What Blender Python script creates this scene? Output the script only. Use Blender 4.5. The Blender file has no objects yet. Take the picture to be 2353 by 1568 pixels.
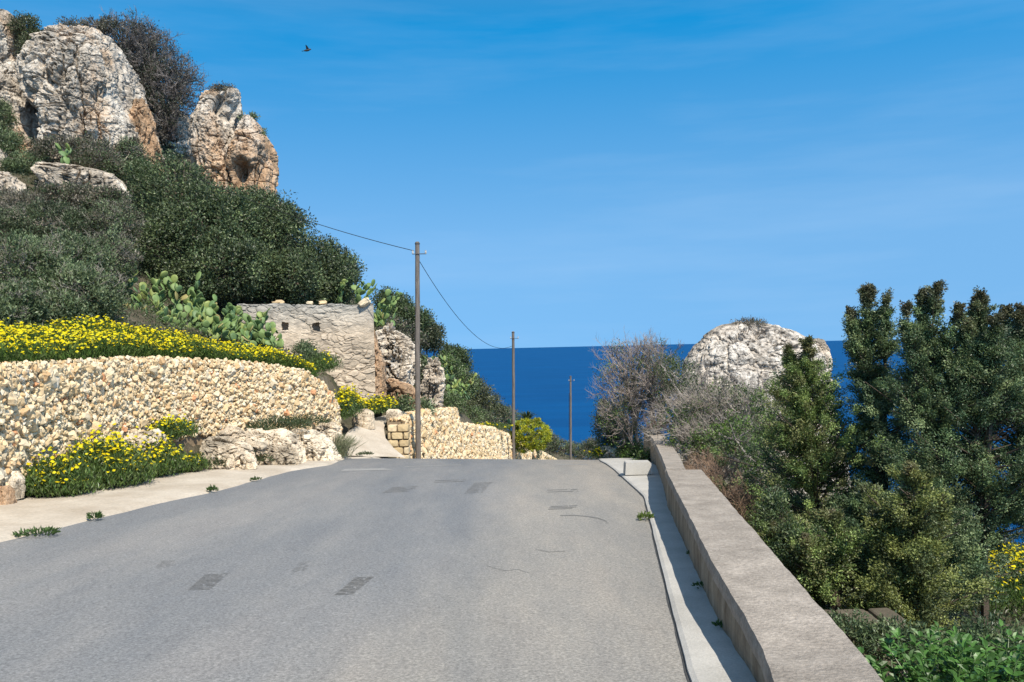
import bpy, math, random
import numpy as np
from mathutils import Vector, Matrix
R = math.radians
SC = bpy.context.scene
COL = SC.collection

# ------------------------------------------------------------------ camera
FPX, CX, CY = 2022.0, 1176.5, 784.0          # focal length and centre in a 2353 x 1568 frame
PITCH, ROLL = math.atan(12/2022), math.atan(.0229)
EYE = np.array([0, 0, 1.6])
fwd = np.array([0, math.cos(PITCH), math.sin(PITCH)])
up0 = np.array([0, -math.sin(PITCH), math.cos(PITCH)])
rt0 = np.array([1., 0, 0])
rt = rt0*math.cos(ROLL) - up0*math.sin(ROLL)
up = up0*math.cos(ROLL) + rt0*math.sin(ROLL)
cam = bpy.data.cameras.new('camera'); camo = bpy.data.objects.new('camera', cam); COL.objects.link(camo)
M = Matrix([[rt[0], up[0], -fwd[0], EYE[0]], [rt[1], up[1], -fwd[1], EYE[1]], [rt[2], up[2], -fwd[2], EYE[2]], [0, 0, 0, 1]])
camo.matrix_world = M
cam.sensor_width = 36; cam.lens = 36*FPX/2353; cam.clip_start = .05; cam.clip_end = 60000
SC.camera = camo

# ------------------------------------------------------------------ sky and sun
SUN_EL, SUN_BACK = R(49), R(25)              # sun behind the camera, turned this far to the right
sdir = Vector((math.sin(SUN_BACK)*math.cos(SUN_EL), -math.cos(SUN_BACK)*math.cos(SUN_EL), math.sin(SUN_EL)))
w = bpy.data.worlds.new('World'); SC.world = w; w.use_nodes = True
nt = w.node_tree; nt.nodes.clear()
out = nt.nodes.new('ShaderNodeOutputWorld'); bg = nt.nodes.new('ShaderNodeBackground'); bg.inputs[1].default_value = .105
sky = nt.nodes.new('ShaderNodeTexSky'); sky.sky_type = 'NISHITA'; sky.sun_disc = False
sky.sun_elevation = SUN_EL; sky.sun_rotation = math.atan2(sdir.x, sdir.y)
sky.air_density = 1.0; sky.dust_density = .25; sky.ozone_density = 3.2; sky.altitude = 100
hsv = nt.nodes.new('ShaderNodeHueSaturation'); hsv.inputs['Saturation'].default_value = 1.26; hsv.inputs['Value'].default_value = 1.88; hsv.inputs['Hue'].default_value = .484
nt.links.new(sky.outputs[0], hsv.inputs['Color'])
sx_ = nt.nodes.new('ShaderNodeSeparateXYZ'); cr = nt.nodes.new('ShaderNodeValToRGB'); e_ = cr.color_ramp.elements
while len(e_) < 5: e_.new(.5)
for el_, (p_, sat_, val_) in zip(e_, [(0, 1.12, .92), (.12, 1.12, .99), (.34, 1.40, .98), (.55, 1.0, .68), (1, .9, .6)]): el_.position = p_; el_.color = (sat_/2, val_/2, 0, 1)
sp_ = nt.nodes.new('ShaderNodeSeparateColor'); m1 = nt.nodes.new('ShaderNodeMath'); m1.operation = 'MULTIPLY'; m1.inputs[1].default_value = 2.0; m2 = nt.nodes.new('ShaderNodeMath'); m2.operation = 'MULTIPLY'; m2.inputs[1].default_value = 2*2.0
nt.links.new(sx_.outputs[2], cr.inputs[0]); nt.links.new(cr.outputs[0], sp_.inputs[0]); nt.links.new(sp_.outputs[0], m1.inputs[0]); nt.links.new(sp_.outputs[1], m2.inputs[0])
nt.links.new(m1.outputs[0], hsv.inputs['Saturation']); nt.links.new(m2.outputs[0], hsv.inputs['Value'])
tc = nt.nodes.new('ShaderNodeTexCoord')
# read the physical sky a little higher than the true elevation: a clear, dust free horizon
sv = nt.nodes.new('ShaderNodeMapping'); sv.inputs['Scale'].default_value = (1, 1, .55); sv.inputs['Location'].default_value = (0, 0, .40)
nt.links.new(tc.outputs['Generated'], sx_.inputs[0]); nt.links.new(tc.outputs['Generated'], sv.inputs[0]); nt.links.new(sv.outputs[0], sky.inputs[0])
mp = nt.nodes.new('ShaderNodeMapping'); mp.inputs['Scale'].default_value = (1.1, 1.1, 9)
mp.inputs['Rotation'].default_value = (0, R(4), 0)
nz = nt.nodes.new('ShaderNodeTexNoise'); nz.inputs['Scale'].default_value = 2.2; nz.inputs['Detail'].default_value = 6; nz.inputs['Roughness'].default_value = .55
mr = nt.nodes.new('ShaderNodeMapRange'); mr.inputs[1].default_value = .45; mr.inputs[2].default_value = .9; mr.inputs[3].default_value = 0; mr.inputs[4].default_value = .13
mx = nt.nodes.new('ShaderNodeMix'); mx.data_type = 'RGBA'; mx.inputs[7].default_value = (6.5, 7.4, 8.4, 1)
nt.links.new(tc.outputs['Generated'], mp.inputs[0]); nt.links.new(mp.outputs[0], nz.inputs[0]); nt.links.new(nz.outputs[0], mr.inputs[0])
nt.links.new(mr.outputs[0], mx.inputs[0]); nt.links.new(hsv.outputs[0], mx.inputs[6]); nt.links.new(mx.outputs[2], bg.inputs[0])
nt.links.new(bg.outputs[0], out.inputs[0])
sl = bpy.data.lights.new('sun', 'SUN'); sl.energy = 4.9; sl.angle = R(.5); sl.color = (1, .925, .80)
so = bpy.data.objects.new('sun', sl); COL.objects.link(so); so.rotation_euler = sdir.to_track_quat('Z', 'Y').to_euler(); so.location = (20, -30, 40)
SC.view_settings.view_transform = 'Standard'; SC.view_settings.look = 'None'; SC.view_settings.exposure = .34; SC.view_settings.gamma = 1
SC.cycles.max_bounces = 5; SC.cycles.transparent_max_bounces = 4
SC.cycles.diffuse_bounces = 3; SC.cycles.glossy_bounces = 2; SC.cycles.transmission_bounces = 2

# ------------------------------------------------------------------ helpers
def P(u, v, Y):
    "world point seen at frame position u, v whose forward distance is Y"
    d = rt*((u-CX)/FPX) + up*(-(v-CY)/FPX) + fwd
    return EYE + d*(Y/d[1])
def zr(y):
    y = np.asarray(y, float); t = np.clip(y-17, 0, 8)
    return -.049*np.minimum(y, 17) - .049*t - .5*.0126*t*t - .15*np.maximum(y-25, 0)
def bank(y): return .03*np.clip(1-(np.asarray(y, float)-26)/20, 0, 1)
def zroad(x, y): return zr(y) - bank(y)*x
def G(u, v, h=0.):
    "where the sight line at u, v meets the road surface lifted by h"
    lo, hi = 1., 24.5
    for _ in range(50):
        m = (lo+hi)/2; p = P(u, v, m)
        if p[2] > zroad(p[0], m)+h: lo = m
        else: hi = m
    return P(u, v, lo)

def hsh(ix, iy, iz, s):
    n = (ix.astype(np.int64)*73856093) ^ (iy.astype(np.int64)*19349663) ^ (iz.astype(np.int64)*83492791) ^ (s*2654435761)
    n = (n ^ (n >> 13)) & 0x7fffffff
    n = (n*(n*n % 15731 + 789221) + 1376312589) & 0x7fffffff
    return n/float(0x7fffffff)
def vn(p, s=0):
    "value noise -1..1"
    i = np.floor(p); f = p-i; f = f*f*(3-2*f); o = 0
    for a in (0, 1):
        for b in (0, 1):
            for c in (0, 1):
                wgt = (f[:, 0] if a else 1-f[:, 0])*(f[:, 1] if b else 1-f[:, 1])*(f[:, 2] if c else 1-f[:, 2])
                o = o + wgt*hsh(i[:, 0]+a, i[:, 1]+b, i[:, 2]+c, s)
    return o*2-1
def fbm(p, oct=4, s=0, rough=.5):
    p = np.asarray(p, float); a = 1.; t = 0; n = 0
    for k in range(oct):
        t = t + a*vn(p*(2.03**k)+17.3*k, s+k); n += a; a *= rough
    return t/n
def worley(p, s=0):
    i = np.floor(p); best = np.full(len(p), 9.); sec = np.full(len(p), 9.); cid = np.zeros(len(p))
    for a in (-1, 0, 1):
        for b in (-1, 0, 1):
            for c in (-1, 0, 1):
                q = i+np.array([a, b, c])
                h = [hsh(q[:, 0], q[:, 1], q[:, 2], s+k) for k in range(3)]
                d = np.sqrt((q[:, 0]+h[0]-p[:, 0])**2+(q[:, 1]+h[1]-p[:, 1])**2+(q[:, 2]+h[2]-p[:, 2])**2)
                nearer = d < best
                sec = np.where(nearer, best, np.minimum(sec, d)); cid = np.where(nearer, h[0], cid); best = np.where(nearer, d, best)
    return best, sec, cid

def mk(name, V, F, mat, parent=None, col=None, smooth=False, mats=None, loc=None):
    V = np.asarray(V, float).reshape(-1, 3)
    if parent is not None: V = V-np.array(parent.location)
    elif loc is not None: V = V-np.array(loc)
    me = bpy.data.meshes.new(name)
    if not isinstance(F, list): F = [F]
    if isinstance(F[0], list):
        F = [np.array(F)] if isinstance(F[0][0], int) else [np.array(f) for f in F]
    F = [np.asarray(f, np.int32) for f in F if len(f)]
    nl = sum(f.size for f in F); npoly = sum(len(f) for f in F)
    me.vertices.add(len(V)); me.vertices.foreach_set('co', V.astype(np.float32).ravel())
    me.loops.add(nl); me.loops.foreach_set('vertex_index', np.concatenate([f.ravel() for f in F]))
    cnt = np.concatenate([np.full(len(f), f.shape[1], np.int32) for f in F])
    me.polygons.add(npoly)
    me.polygons.foreach_set('loop_start', np.concatenate([[0], np.cumsum(cnt)[:-1]]).astype(np.int32))
    me.polygons.foreach_set('loop_total', cnt)
    me.polygons.foreach_set('use_smooth', np.full(npoly, smooth))
    if col is not None:
        a = me.color_attributes.new('tint', 'FLOAT_COLOR', 'POINT')
        c = np.ones((len(V), 4), np.float32); c[:, :3] = col; a.data.foreach_set('color', c.ravel())
    me.materials.append(mat); me.update(calc_edges=True); me.validate()
    o = bpy.data.objects.new(name, me); COL.objects.link(o)
    if parent is not None: o.parent = parent
    elif loc is not None: o.location = loc
    return o
def tag(o, label=None, cat=None, group=None, kind=None):
    for k, val in (('label', label), ('category', cat), ('group', group), ('kind', kind)):
        if val: o[k] = val
    return o
def thing(name, loc, label, cat, group=None):
    e = bpy.data.objects.new(name, None); e.location = tuple(float(a) for a in loc); e.empty_display_size = .3
    COL.objects.link(e); return tag(e, label, cat, group)
def grid_faces(nu, nv, wrap=False):
    i = np.arange(nv-1)[:, None]*nu; j = np.arange(nu if wrap else nu-1)[None, :]; k = (j+1) % nu
    return np.stack([i+j, i+k, i+nu+k, i+nu+j], -1).reshape(-1, 4)
def nrm(a): return a/np.maximum(np.linalg.norm(a, axis=-1, keepdims=True), 1e-9)
def interp(xs, knots):
    k = np.array(knots, float); return np.stack([np.interp(xs, k[:, 0], k[:, c]) for c in range(1, k.shape[1])], -1)

def leaves(C, D, L, W, rng, six=False, hint=None):
    "one folded leaf per centre: quads (or six-sided leaves) along D"
    n = len(C); D = nrm(D); S = nrm(np.cross(rng.normal(size=(n, 3)) if hint is None else nrm(hint)+rng.normal(0, .42, (n, 3)), D)); N = np.cross(D, S)
    L = np.broadcast_to(L, (n,))[:, None]; W = np.broadcast_to(W, (n,))[:, None]
    if six:
        pts = [C, C+D*L*.3+S*W*.45, C+D*L*.7+S*W*.4, C+D*L+N*L*.06, C+D*L*.7-S*W*.4, C+D*L*.3-S*W*.45]
        mid = [0, 1, 2, 3, 4, 5]; V = np.stack(pts, 1).reshape(-1, 3); b = np.arange(n)[:, None]*6
        return V, np.concatenate([b+np.array([[0, 1, 2, 3]]), b+np.array([[0, 3, 4, 5]])]), 6
    V = np.stack([C, C+D*L*.5+S*W*.5+N*W*.15, C+D*L, C+D*L*.5-S*W*.5+N*W*.15], 1).reshape(-1, 3)
    return V, np.arange(4*n).reshape(-1, 4), 4
def tubes(A, B, ra, rb, sides=3):
    n = len(A); D = nrm(B-A); S = nrm(np.cross(D, np.array([.31, .52, .79]))); T = np.cross(D, S)
    V = []
    for c, r in ((A, ra), (B, rb)):
        r = np.broadcast_to(r, (n,))[:, None]
        for k in range(sides):
            a = 2*math.pi*k/sides; V.append(c+(S*math.cos(a)+T*math.sin(a))*r)
    V = np.stack(V, 1).reshape(-1, 3); b = np.arange(n)[:, None]*2*sides
    F = np.concatenate([b+np.array([[k, (k+1) % sides, sides+(k+1) % sides, sides+k]]) for k in range(sides)])
    return V, F
def polytube(pts, rad, sides=8):
    "a smooth capped tube through points"
    pts = np.asarray(pts, float); rad = np.broadcast_to(rad, (len(pts),))
    T = nrm(np.gradient(pts, axis=0)); ref = np.array([.3, .9, .1]) if abs(T[0][2]) > .7 else np.array([0, 0, 1.])
    V = []
    for p, t, r in zip(pts, T, rad):
        s = nrm(np.cross(t, ref)); q = np.cross(s, t)
        for k in range(sides):
            a = 2*math.pi*k/sides; V.append(p+(s*math.cos(a)+q*math.sin(a))*r)
    F = grid_faces(sides, len(pts), True); n = len(V)
    V += [pts[0], pts[-1]]
    c = [[n, (k+1) % sides, k] for k in range(sides)]+[[n+1, n-sides+k, n-sides+(k+1) % sides] for k in range(sides)]
    return np.array(V), [F, np.array(c)]
def join(parts):
    "[(V, F, col)] -> one V, F list, col"
    Vs, Fs, Cs, o = [], [], [], 0
    for V, F, c in parts:
        Vs.append(V)
        for f in (F if isinstance(F, list) else [F]): Fs.append(np.asarray(f)+o)
        Cs.append(np.broadcast_to(c, (len(V), 3))); o += len(V)
    return np.concatenate(Vs), Fs, np.concatenate(Cs)

# ------------------------------------------------------------------ materials
def material(name):
    m = bpy.data.materials.new(name); m.use_nodes = True; t = m.node_tree; b = t.nodes['Principled BSDF']
    b.inputs['Specular IOR Level'].default_value = .3
    return m, t, b
def N(t, kind, **kw):
    n = t.nodes.new(kind)
    for k, val in kw.items():
        if k in n.inputs: n.inputs[k].default_value = val
        else: setattr(n, k, val)
    return n
def noise(t, scale, detail=5, rough=.55, vec=None):
    n = N(t, 'ShaderNodeTexNoise', Scale=scale, Detail=detail, Roughness=rough)
    if vec is None:
        g = t.nodes.get('GEO') or t.nodes.new('ShaderNodeNewGeometry'); g.name = 'GEO'; vec = g.outputs['Position']
    t.links.new(vec, n.inputs['Vector']); return n
def ramp(t, fac, stops):
    n = t.nodes.new('ShaderNodeValToRGB'); e = n.color_ramp.elements
    while len(e) < len(stops): e.new(.5)
    for el, (p, c) in zip(e, stops): el.position = p; el.color = (*c, 1) if len(c) == 3 else c
    t.links.new(fac, n.inputs[0]); return n
def mixc(t, fac, a, b, mode='MIX'):
    n = t.nodes.new('ShaderNodeMix'); n.data_type = 'RGBA'; n.blend_type = mode
    for sock, val in ((n.inputs[0], fac), (n.inputs[6], a), (n.inputs[7], b)):
        if hasattr(val, 'is_linked') or hasattr(val, 'links'): t.links.new(val, sock)
        else: sock.default_value = val if isinstance(val, float) else (*val, 1)
    return n.outputs[2]
def bump(t, b, h, strength=.5, dist=.02):
    n = N(t, 'ShaderNodeBump', Strength=strength, Distance=dist); t.links.new(h, n.inputs['Height']); t.links.new(n.outputs[0], b.inputs['Normal'])
def scaled(t, sc):
    g = t.nodes.get('GEO') or t.nodes.new('ShaderNodeNewGeometry'); g.name = 'GEO'
    m = N(t, 'ShaderNodeMapping'); m.inputs['Scale'].default_value = sc; t.links.new(g.outputs['Position'], m.inputs[0]); return m.outputs[0]

def foliage_mat(name, transl=.3, rough=.5, spec=.25):
    m, t, b = material(name); a = N(t, 'ShaderNodeVertexColor'); a.layer_name = 'tint'
    b.inputs['Roughness'].default_value = rough; b.inputs['Specular IOR Level'].default_value = spec
    t.links.new(a.outputs[0], b.inputs['Base Color'])
    tr = t.nodes.new('ShaderNodeBsdfTranslucent'); t.links.new(a.outputs[0], tr.inputs[0])
    ms = t.nodes.new('ShaderNodeMixShader'); ms.inputs[0].default_value = transl
    t.links.new(b.outputs[0], ms.inputs[1]); t.links.new(tr.outputs[0], ms.inputs[2]); t.links.new(ms.outputs[0], t.nodes['Material Output'].inputs[0])
    return m
LEAF = foliage_mat('leaf', .28, .42, .45); PETAL = foliage_mat('petal', .35, .7, .1)
def tint_mat(name, rough=.85, nscale=8, amt=.35, bst=.4, bd=.02, spec=.2):
    m, t, b = material(name); a = N(t, 'ShaderNodeVertexColor'); a.layer_name = 'tint'; b.inputs['Roughness'].default_value = rough
    b.inputs['Specular IOR Level'].default_value = spec
    n = noise(t, nscale, 6, .65); r = ramp(t, n.outputs[0], [(.3, (1-amt,)*3), (.7, (1+amt*.3,)*3)])
    t.links.new(mixc(t, 1., a.outputs[0], r.outputs[0], 'MULTIPLY'), b.inputs['Base Color']); bump(t, b, n.outputs[0], bst, bd); return m
BARK = tint_mat('bark', .9, 14, .4); STONE = tint_mat('rubble_stone', .9, 9, .25, .7, .03)
PAD = tint_mat('cactus_pad', .55, 5, .25, .3, .01, .35); MASON = tint_mat('masonry', .92, 4, .35, .8, .03)

def rock_mat(name, orange=.3, tint=(1, 1, 1), white=1.0, speck=.5):
    m, t, b = material(name); b.inputs['Roughness'].default_value = .93; b.inputs['Specular IOR Level'].default_value = .15
    n1 = noise(t, .55, 6, .6); n2 = noise(t, 3.2, 8, .7); n3 = noise(t, .32, 4, .55, scaled(t, (1, 1, .45)))
    base = ramp(t, n2.outputs[0], [(.33, (.20*white, .18*white, .155*white)), (.43, (.40*white, .365*white, .315*white)), (.54, (.58*white, .53*white, .46*white)), (.72, (.70*white, .65*white, .57*white))])
    ora = ramp(t, n2.outputs[0], [(.3, (.27, .17, .10)), (.5, (.54, .39, .26)), (.7, (.63, .50, .37))])
    f = ramp(t, n3.outputs[0], [(.60-.3*orange, (0, 0, 0)), (.72-.3*orange, (1, 1, 1))])
    c = mixc(t, f.outputs[0], base.outputs[0], ora.outputs[0])
    g = ramp(t, n1.outputs[0], [(.38, (.50, .49, .475)), (.5, (.86, .83, .80)), (.58, (1, 1, 1))])
    c = mixc(t, 1., c, g.outputs[0], 'MULTIPLY')
    vo = N(t, 'ShaderNodeTexVoronoi', Scale=4.5); t.links.new(scaled(t, (1, 1, .8)), vo.inputs['Vector'])
    pit = ramp(t, vo.outputs['Distance'], [(.06, (.45, .40, .36)), (.2, (1, 1, 1))])
    c = mixc(t, .7, c, mixc(t, 1., c, pit.outputs[0], 'MULTIPLY'))
    n9 = noise(t, 9, 7, .75); s9 = ramp(t, n9.outputs[0], [(.40, (.22, .215, .21)), (.50, (1, 1, 1))])
    c = mixc(t, speck, c, mixc(t, 1., c, s9.outputs[0], 'MULTIPLY'))
    c = mixc(t, 1., c, tint, 'MULTIPLY')
    t.links.new(c, b.inputs['Base Color'])
    ad = N(t, 'ShaderNodeMath', operation='ADD'); t.links.new(n2.outputs[0], ad.inputs[0])
    mu = N(t, 'ShaderNodeMath', operation='MULTIPLY'); mu.inputs[1].default_value = .5; t.links.new(vo.outputs['Distance'], mu.inputs[0]); t.links.new(mu.outputs[0], ad.inputs[1])
    bump(t, b, ad.outputs[0], .9, .16); return m
ROCK = rock_mat('limestone', .2, (1.14, 1.12, 1.10))
ROCKB = rock_mat('lichened_limestone', -.3, (1.1, 1.10, 1.12), 1.1, .8); ROCKO = rock_mat('ochre_limestone', .8, (1.06, 1.0, .95)); ROCKH = rock_mat('half_ochre_limestone', .42, (1.08, 1.04, 1.0)); ROCKW = rock_mat('white_limestone', -.2, (1.06, 1.02, .97), 1.15, .3)
ROCKP = rock_mat('pale_verge_rock', -.1, (1.22, 1.15, 1.03), 1.25, .12)

# asphalt
ASPH, t, b = material('asphalt'); b.inputs['Roughness'].default_value = .8
a1 = noise(t, 46, 4, .9); a2 = noise(t, .5, 6, .62, scaled(t, (1.7, .28, 1))); a3 = noise(t, 1.6, 7, .72, scaled(t, (2.2, .6, 1)))
c = ramp(t, a1.outputs[0], [(.30, (.125, .12, .112)), (.5, (.262, .25, .235)), (.70, (.45, .425, .39))])
g = ramp(t, a2.outputs[0], [(.36, (.80, .83, .87)), (.5, (.95, .955, .96)), (.62, (1.10, 1.07, 1.04))])
g2 = ramp(t, a3.outputs[0], [(.28, (.90, .90, .91)), (.5, (1, 1, 1)), (.72, (1.06, 1.055, 1.04))])
vc = N(t, 'ShaderNodeVertexColor'); vc.layer_name = 'tint'
t.links.new(mixc(t, 1., mixc(t, 1., mixc(t, 1., c.outputs[0], g.outputs[0], 'MULTIPLY'), g2.outputs[0], 'MULTIPLY'), vc.outputs[0], 'MULTIPLY'), b.inputs['Base Color']); bump(t, b, a1.outputs[0], .5, .008)
def simple_noise_mat(name, lo, hi, sc=6, rough=.9, sc2=60, bst=.4, stretch=None, bd=.01, g2=(.8, 1.1)):
    m, t, b = material(name); b.inputs['Roughness'].default_value = rough; b.inputs['Specular IOR Level'].default_value = .15
    n = noise(t, sc, 7, .65, scaled(t, stretch) if stretch else None); n2 = noise(t, sc2, 4, .7)
    c = ramp(t, n.outputs[0], [(.32, lo), (.68, hi)]); g = ramp(t, n2.outputs[0], [(.3, (g2[0],)*3), (.7, (g2[1],)*3)])
    t.links.new(mixc(t, 1., c.outputs[0], g.outputs[0], 'MULTIPLY'), b.inputs['Base Color']); bump(t, b, n2.outputs[0], bst, bd); return m
VERGE = simple_noise_mat('pale_earth', (.44, .37, .29), (.60, .53, .44), 1.2, sc2=25, bd=.02)
CONC = simple_noise_mat('pale_concrete', (.41, .395, .365), (.53, .51, .475), 2.0, sc2=70)
COPING = simple_noise_mat('weathered_concrete', (.27, .235, .20), (.44, .385, .33), 3.0, sc2=38, bst=.8, bd=.02, g2=(.68, 1.2))
SIDE = simple_noise_mat('stained_wall_face', (.17, .13, .09), (.40, .34, .26), 2.2, sc2=30, bst=.6, stretch=(1.2, 2.6, .6), bd=.02)
WOOD = simple_noise_mat('weathered_timber', (.10, .085, .075), (.22, .19, .165), 5, sc2=40, stretch=(6, 6, .5))
DARK = simple_noise_mat('dark_rubber', (.05, .05, .05), (.09, .09, .09), 5)
ROAD_DARK = simple_noise_mat('dark_road_tone', (.16, .158, .155), (.25, .245, .235), 30)
WIRE = simple_noise_mat('cable', (.02, .02, .02), (.03, .03, .03), 5)
WHITE = simple_noise_mat('worn_paint', (.26, .255, .245), (.33, .325, .315), 14)
EARTH, t, b = material('hill_earth'); b.inputs['Roughness'].default_value = .95
n1 = noise(t, .8, 7, .65); n2 = noise(t, 7, 6, .7)
c = ramp(t, n1.outputs[0], [(.35, (.05, .06, .028)), (.5, (.11, .095, .06)), (.62, (.17, .145, .1)), (.75, (.34, .31, .26))])
g = ramp(t, n2.outputs[0], [(.3, (.6, .6, .6)), (.7, (1.2, 1.2, 1.2))])
t.links.new(mixc(t, 1., c.outputs[0], g.outputs[0], 'MULTIPLY'), b.inputs['Base Color']); bump(t, b, n2.outputs[0], .9, .15)
SEA, t, b = material('sea_water'); b.inputs['Roughness'].default_value = .5; b.inputs['Specular IOR Level'].default_value = .06
n1 = noise(t, .012, 6, .6, scaled(t, (.35, 1, 1))); n2 = noise(t, .09, 6, .7, scaled(t, (.5, 1, 1)))
c = ramp(t, n1.outputs[0], [(.35, (0, .048, .165)), (.65, (0, .064, .205))])
fo = ramp(t, n2.outputs[0], [(.735, (0, 0, 0)), (.77, (.6, .6, .6))])
t.links.new(mixc(t, fo.outputs[0], c.outputs[0], (.35, .5, .6)), b.inputs['Base Color']); bump(t, b, n2.outputs[0], .5, 2.)

# ------------------------------------------------------------------ terrain
LEFT = [G(*p) for p in ((0, 1247), (116, 1218), (211, 1195), (327, 1167), (485, 1132), (580, 1107), (668, 1083), (760, 1069))]
KL = [(-8, -6.9), (0, -5.95)]+[(p[1], p[0]) for p in LEFT]+[(21.5, -4.1), (24, -3.55), (28, -2.75), (36, -1.9), (48, .35), (60, 2.7), (72, 5.5), (84, 9)]
RIGHT = [G(*p) for p in ((1582, 1568), (1549, 1437), (1524, 1334), (1503, 1247), (1487, 1176), (1478, 1143), (1433, 1102), (1379, 1061))]
KR = [(-8, .05), (0, .55)]+[(p[1], p[0]) for p in RIGHT]+[(24.5, 2.3), (28, 2.9), (36, 4.0), (48, 6.3), (60, 8.8), (72, 11.8), (84, 15.5)]
def xl(y): return interp(y, KL)[..., 0]
def xr(y): return interp(y, KR)[..., 0]
# rubble wall line: u, v top, v base, Y
W1 = [(-260, 850, 1330, 9.4), (-120, 848, 1235, 10.6), (0, 845, 1165, 11.9), (70, 842, 1120, 12.8), (150, 838, 1065, 13.9), (300, 827, 1010, 16.2), (450, 829, 990, 18.2), (600, 838, 985, 20), (700, 855, 985, 21.4), (742, 882, 985, 22.3), (772, 925, 995, 23.2), (780, 965, 1000, 24)]
W1T = np.array([P(u, a, Y) for u, a, b_, Y in W1]); W1B = np.array([P(u, b_, Y) for u, a, b_, Y in W1])
W2 = [(925, 965, 27.0), (971, 946, 29.6), (1010, 944, 32.3), (1050, 941, 35.4), (1053, 974, 35.7), (1130, 984, 42.5), (1165, 999, 46.8), (1200, 1014, 52), (1240, 1036, 60), (1278, 1057, 72), (1300, 1075, 82)]
W2T = np.array([P(*k) for k in W2])
ctl = []
def cp(*a):
    for u, v, Y in a: ctl.append(P(u, v, Y))
def cw(*a):
    for q in a: ctl.append(np.array(q, float))
for tpt in W1T[:9]: ctl.append(tpt+np.array([-.7, .5, -.15]))
for tpt, bpt in zip(W1T, W1B):
    if tpt[1] < 9.5: continue
    ctl.append(bpt+np.array([.25, -.3, -.1]))
for tpt in W2T[1:]: ctl.append(tpt+np.array([-.9, .7, -.25]))
cp((0, 790, 17), (150, 790, 18.5), (300, 785, 20), (450, 800, 23), (600, 835, 25))
cp((0, 690, 22), (150, 690, 24), (300, 700, 26), (450, 760, 28))
cp((0, 600, 27), (150, 600, 29), (300, 610, 31), (0, 450, 37), (150, 450, 39), (300, 430, 43), (0, 340, 44), (200, 380, 46), (400, 370, 50), (600, 450, 53))
cp((-300, 0, 56), (0, 120, 60), (300, 180, 62), (500, 330, 62), (620, 480, 62), (-300, 300, 44), (-400, 600, 27), (-400, 760, 16))
cp((450, 735, 32), (600, 730, 33), (750, 720, 33.5), (830, 720, 34), (860, 925, 28.6), (760, 880, 27.5), (640, 830, 27), (700, 940, 25))
cp((900, 905, 32), (1000, 945, 34.5), (940, 800, 41), (1000, 860, 46), (1080, 900, 53), (1130, 960, 58), (1200, 1010, 66), (1260, 1035, 80), (1340, 1050, 88))
cp((700, 700, 60), (820, 800, 60), (940, 880, 66), (1050, 960, 75))
cp((800, 1040, 23.5), (860, 1010, 25), (880, 975, 27), (900, 960, 30), (830, 970, 27), (800, 1000, 25))
cw((2.3, 0, -1.2), (3, 5, -1.35), (5, 7, -1.6), (3.4, 12, -1.9), (6, 12, -2.2), (10, 12, -2.8), (4, 18, -2.3), (8, 20, -2.7), (7, 26, -2.8), (3.4, 25, -2.2), (10, 30, -3.8),
   (14, 25, -4.5), (20, 20, -6), (15, 40, -9), (8, 40, -6), (13, 60, -13), (20, 80, -26), (4.2, 30, -2.9), (30, 5, -6), (30, -12, -3), (60, 20, -22), (60, 90, -60),
   (12, 90, -14), (0, 100, -13), (-20, 110, -2), (-35, 90, 8), (-45, 70, 24), (-70, 70, 32), (-90, 0, 24), (-40, 20, 17), (-25, 0, 6), (-12, 0, 2.2), (-12, -14, 2.6), (-40, -14, 14), (-90, 160, -10),
   (0, 135, -40), (-40, 160, -45), (30, 150, -85), (90, 160, -90), (90, 0, -35), (90, -14, -20), (-20, 140, -30), (3, -14, -.5))
ctl = np.array(ctl)
A = np.hypot(ctl[:, None, 0]-ctl[None, :, 0], ctl[:, None, 1]-ctl[None, :, 1])+np.eye(len(ctl))*-.25
A = np.block([[A, np.ones((len(ctl), 1))], [np.ones((1, len(ctl))), np.zeros((1, 1))]])
wts = np.linalg.solve(A, np.r_[ctl[:, 2], 0])
trk = [((792, 1052, 22.6), (932, 1056, 24.6)), ((800, 1030, 23.6), (905, 1035, 25.2)), ((803, 1008, 24.6), (886, 1012, 26)), ((815, 992, 25.6), (882, 988, 27)), ((840, 976, 27), (890, 966, 28.5)), ((862, 964, 29), (900, 955, 30))]
TL = interp(np.linspace(0, 5, 26), [(i, *P(*a)) for i, (a, _) in enumerate(trk)]); TR = interp(np.linspace(0, 5, 26), [(i, *P(*q)) for i, (_, q) in enumerate(trk)])
W1P = W1B
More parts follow.
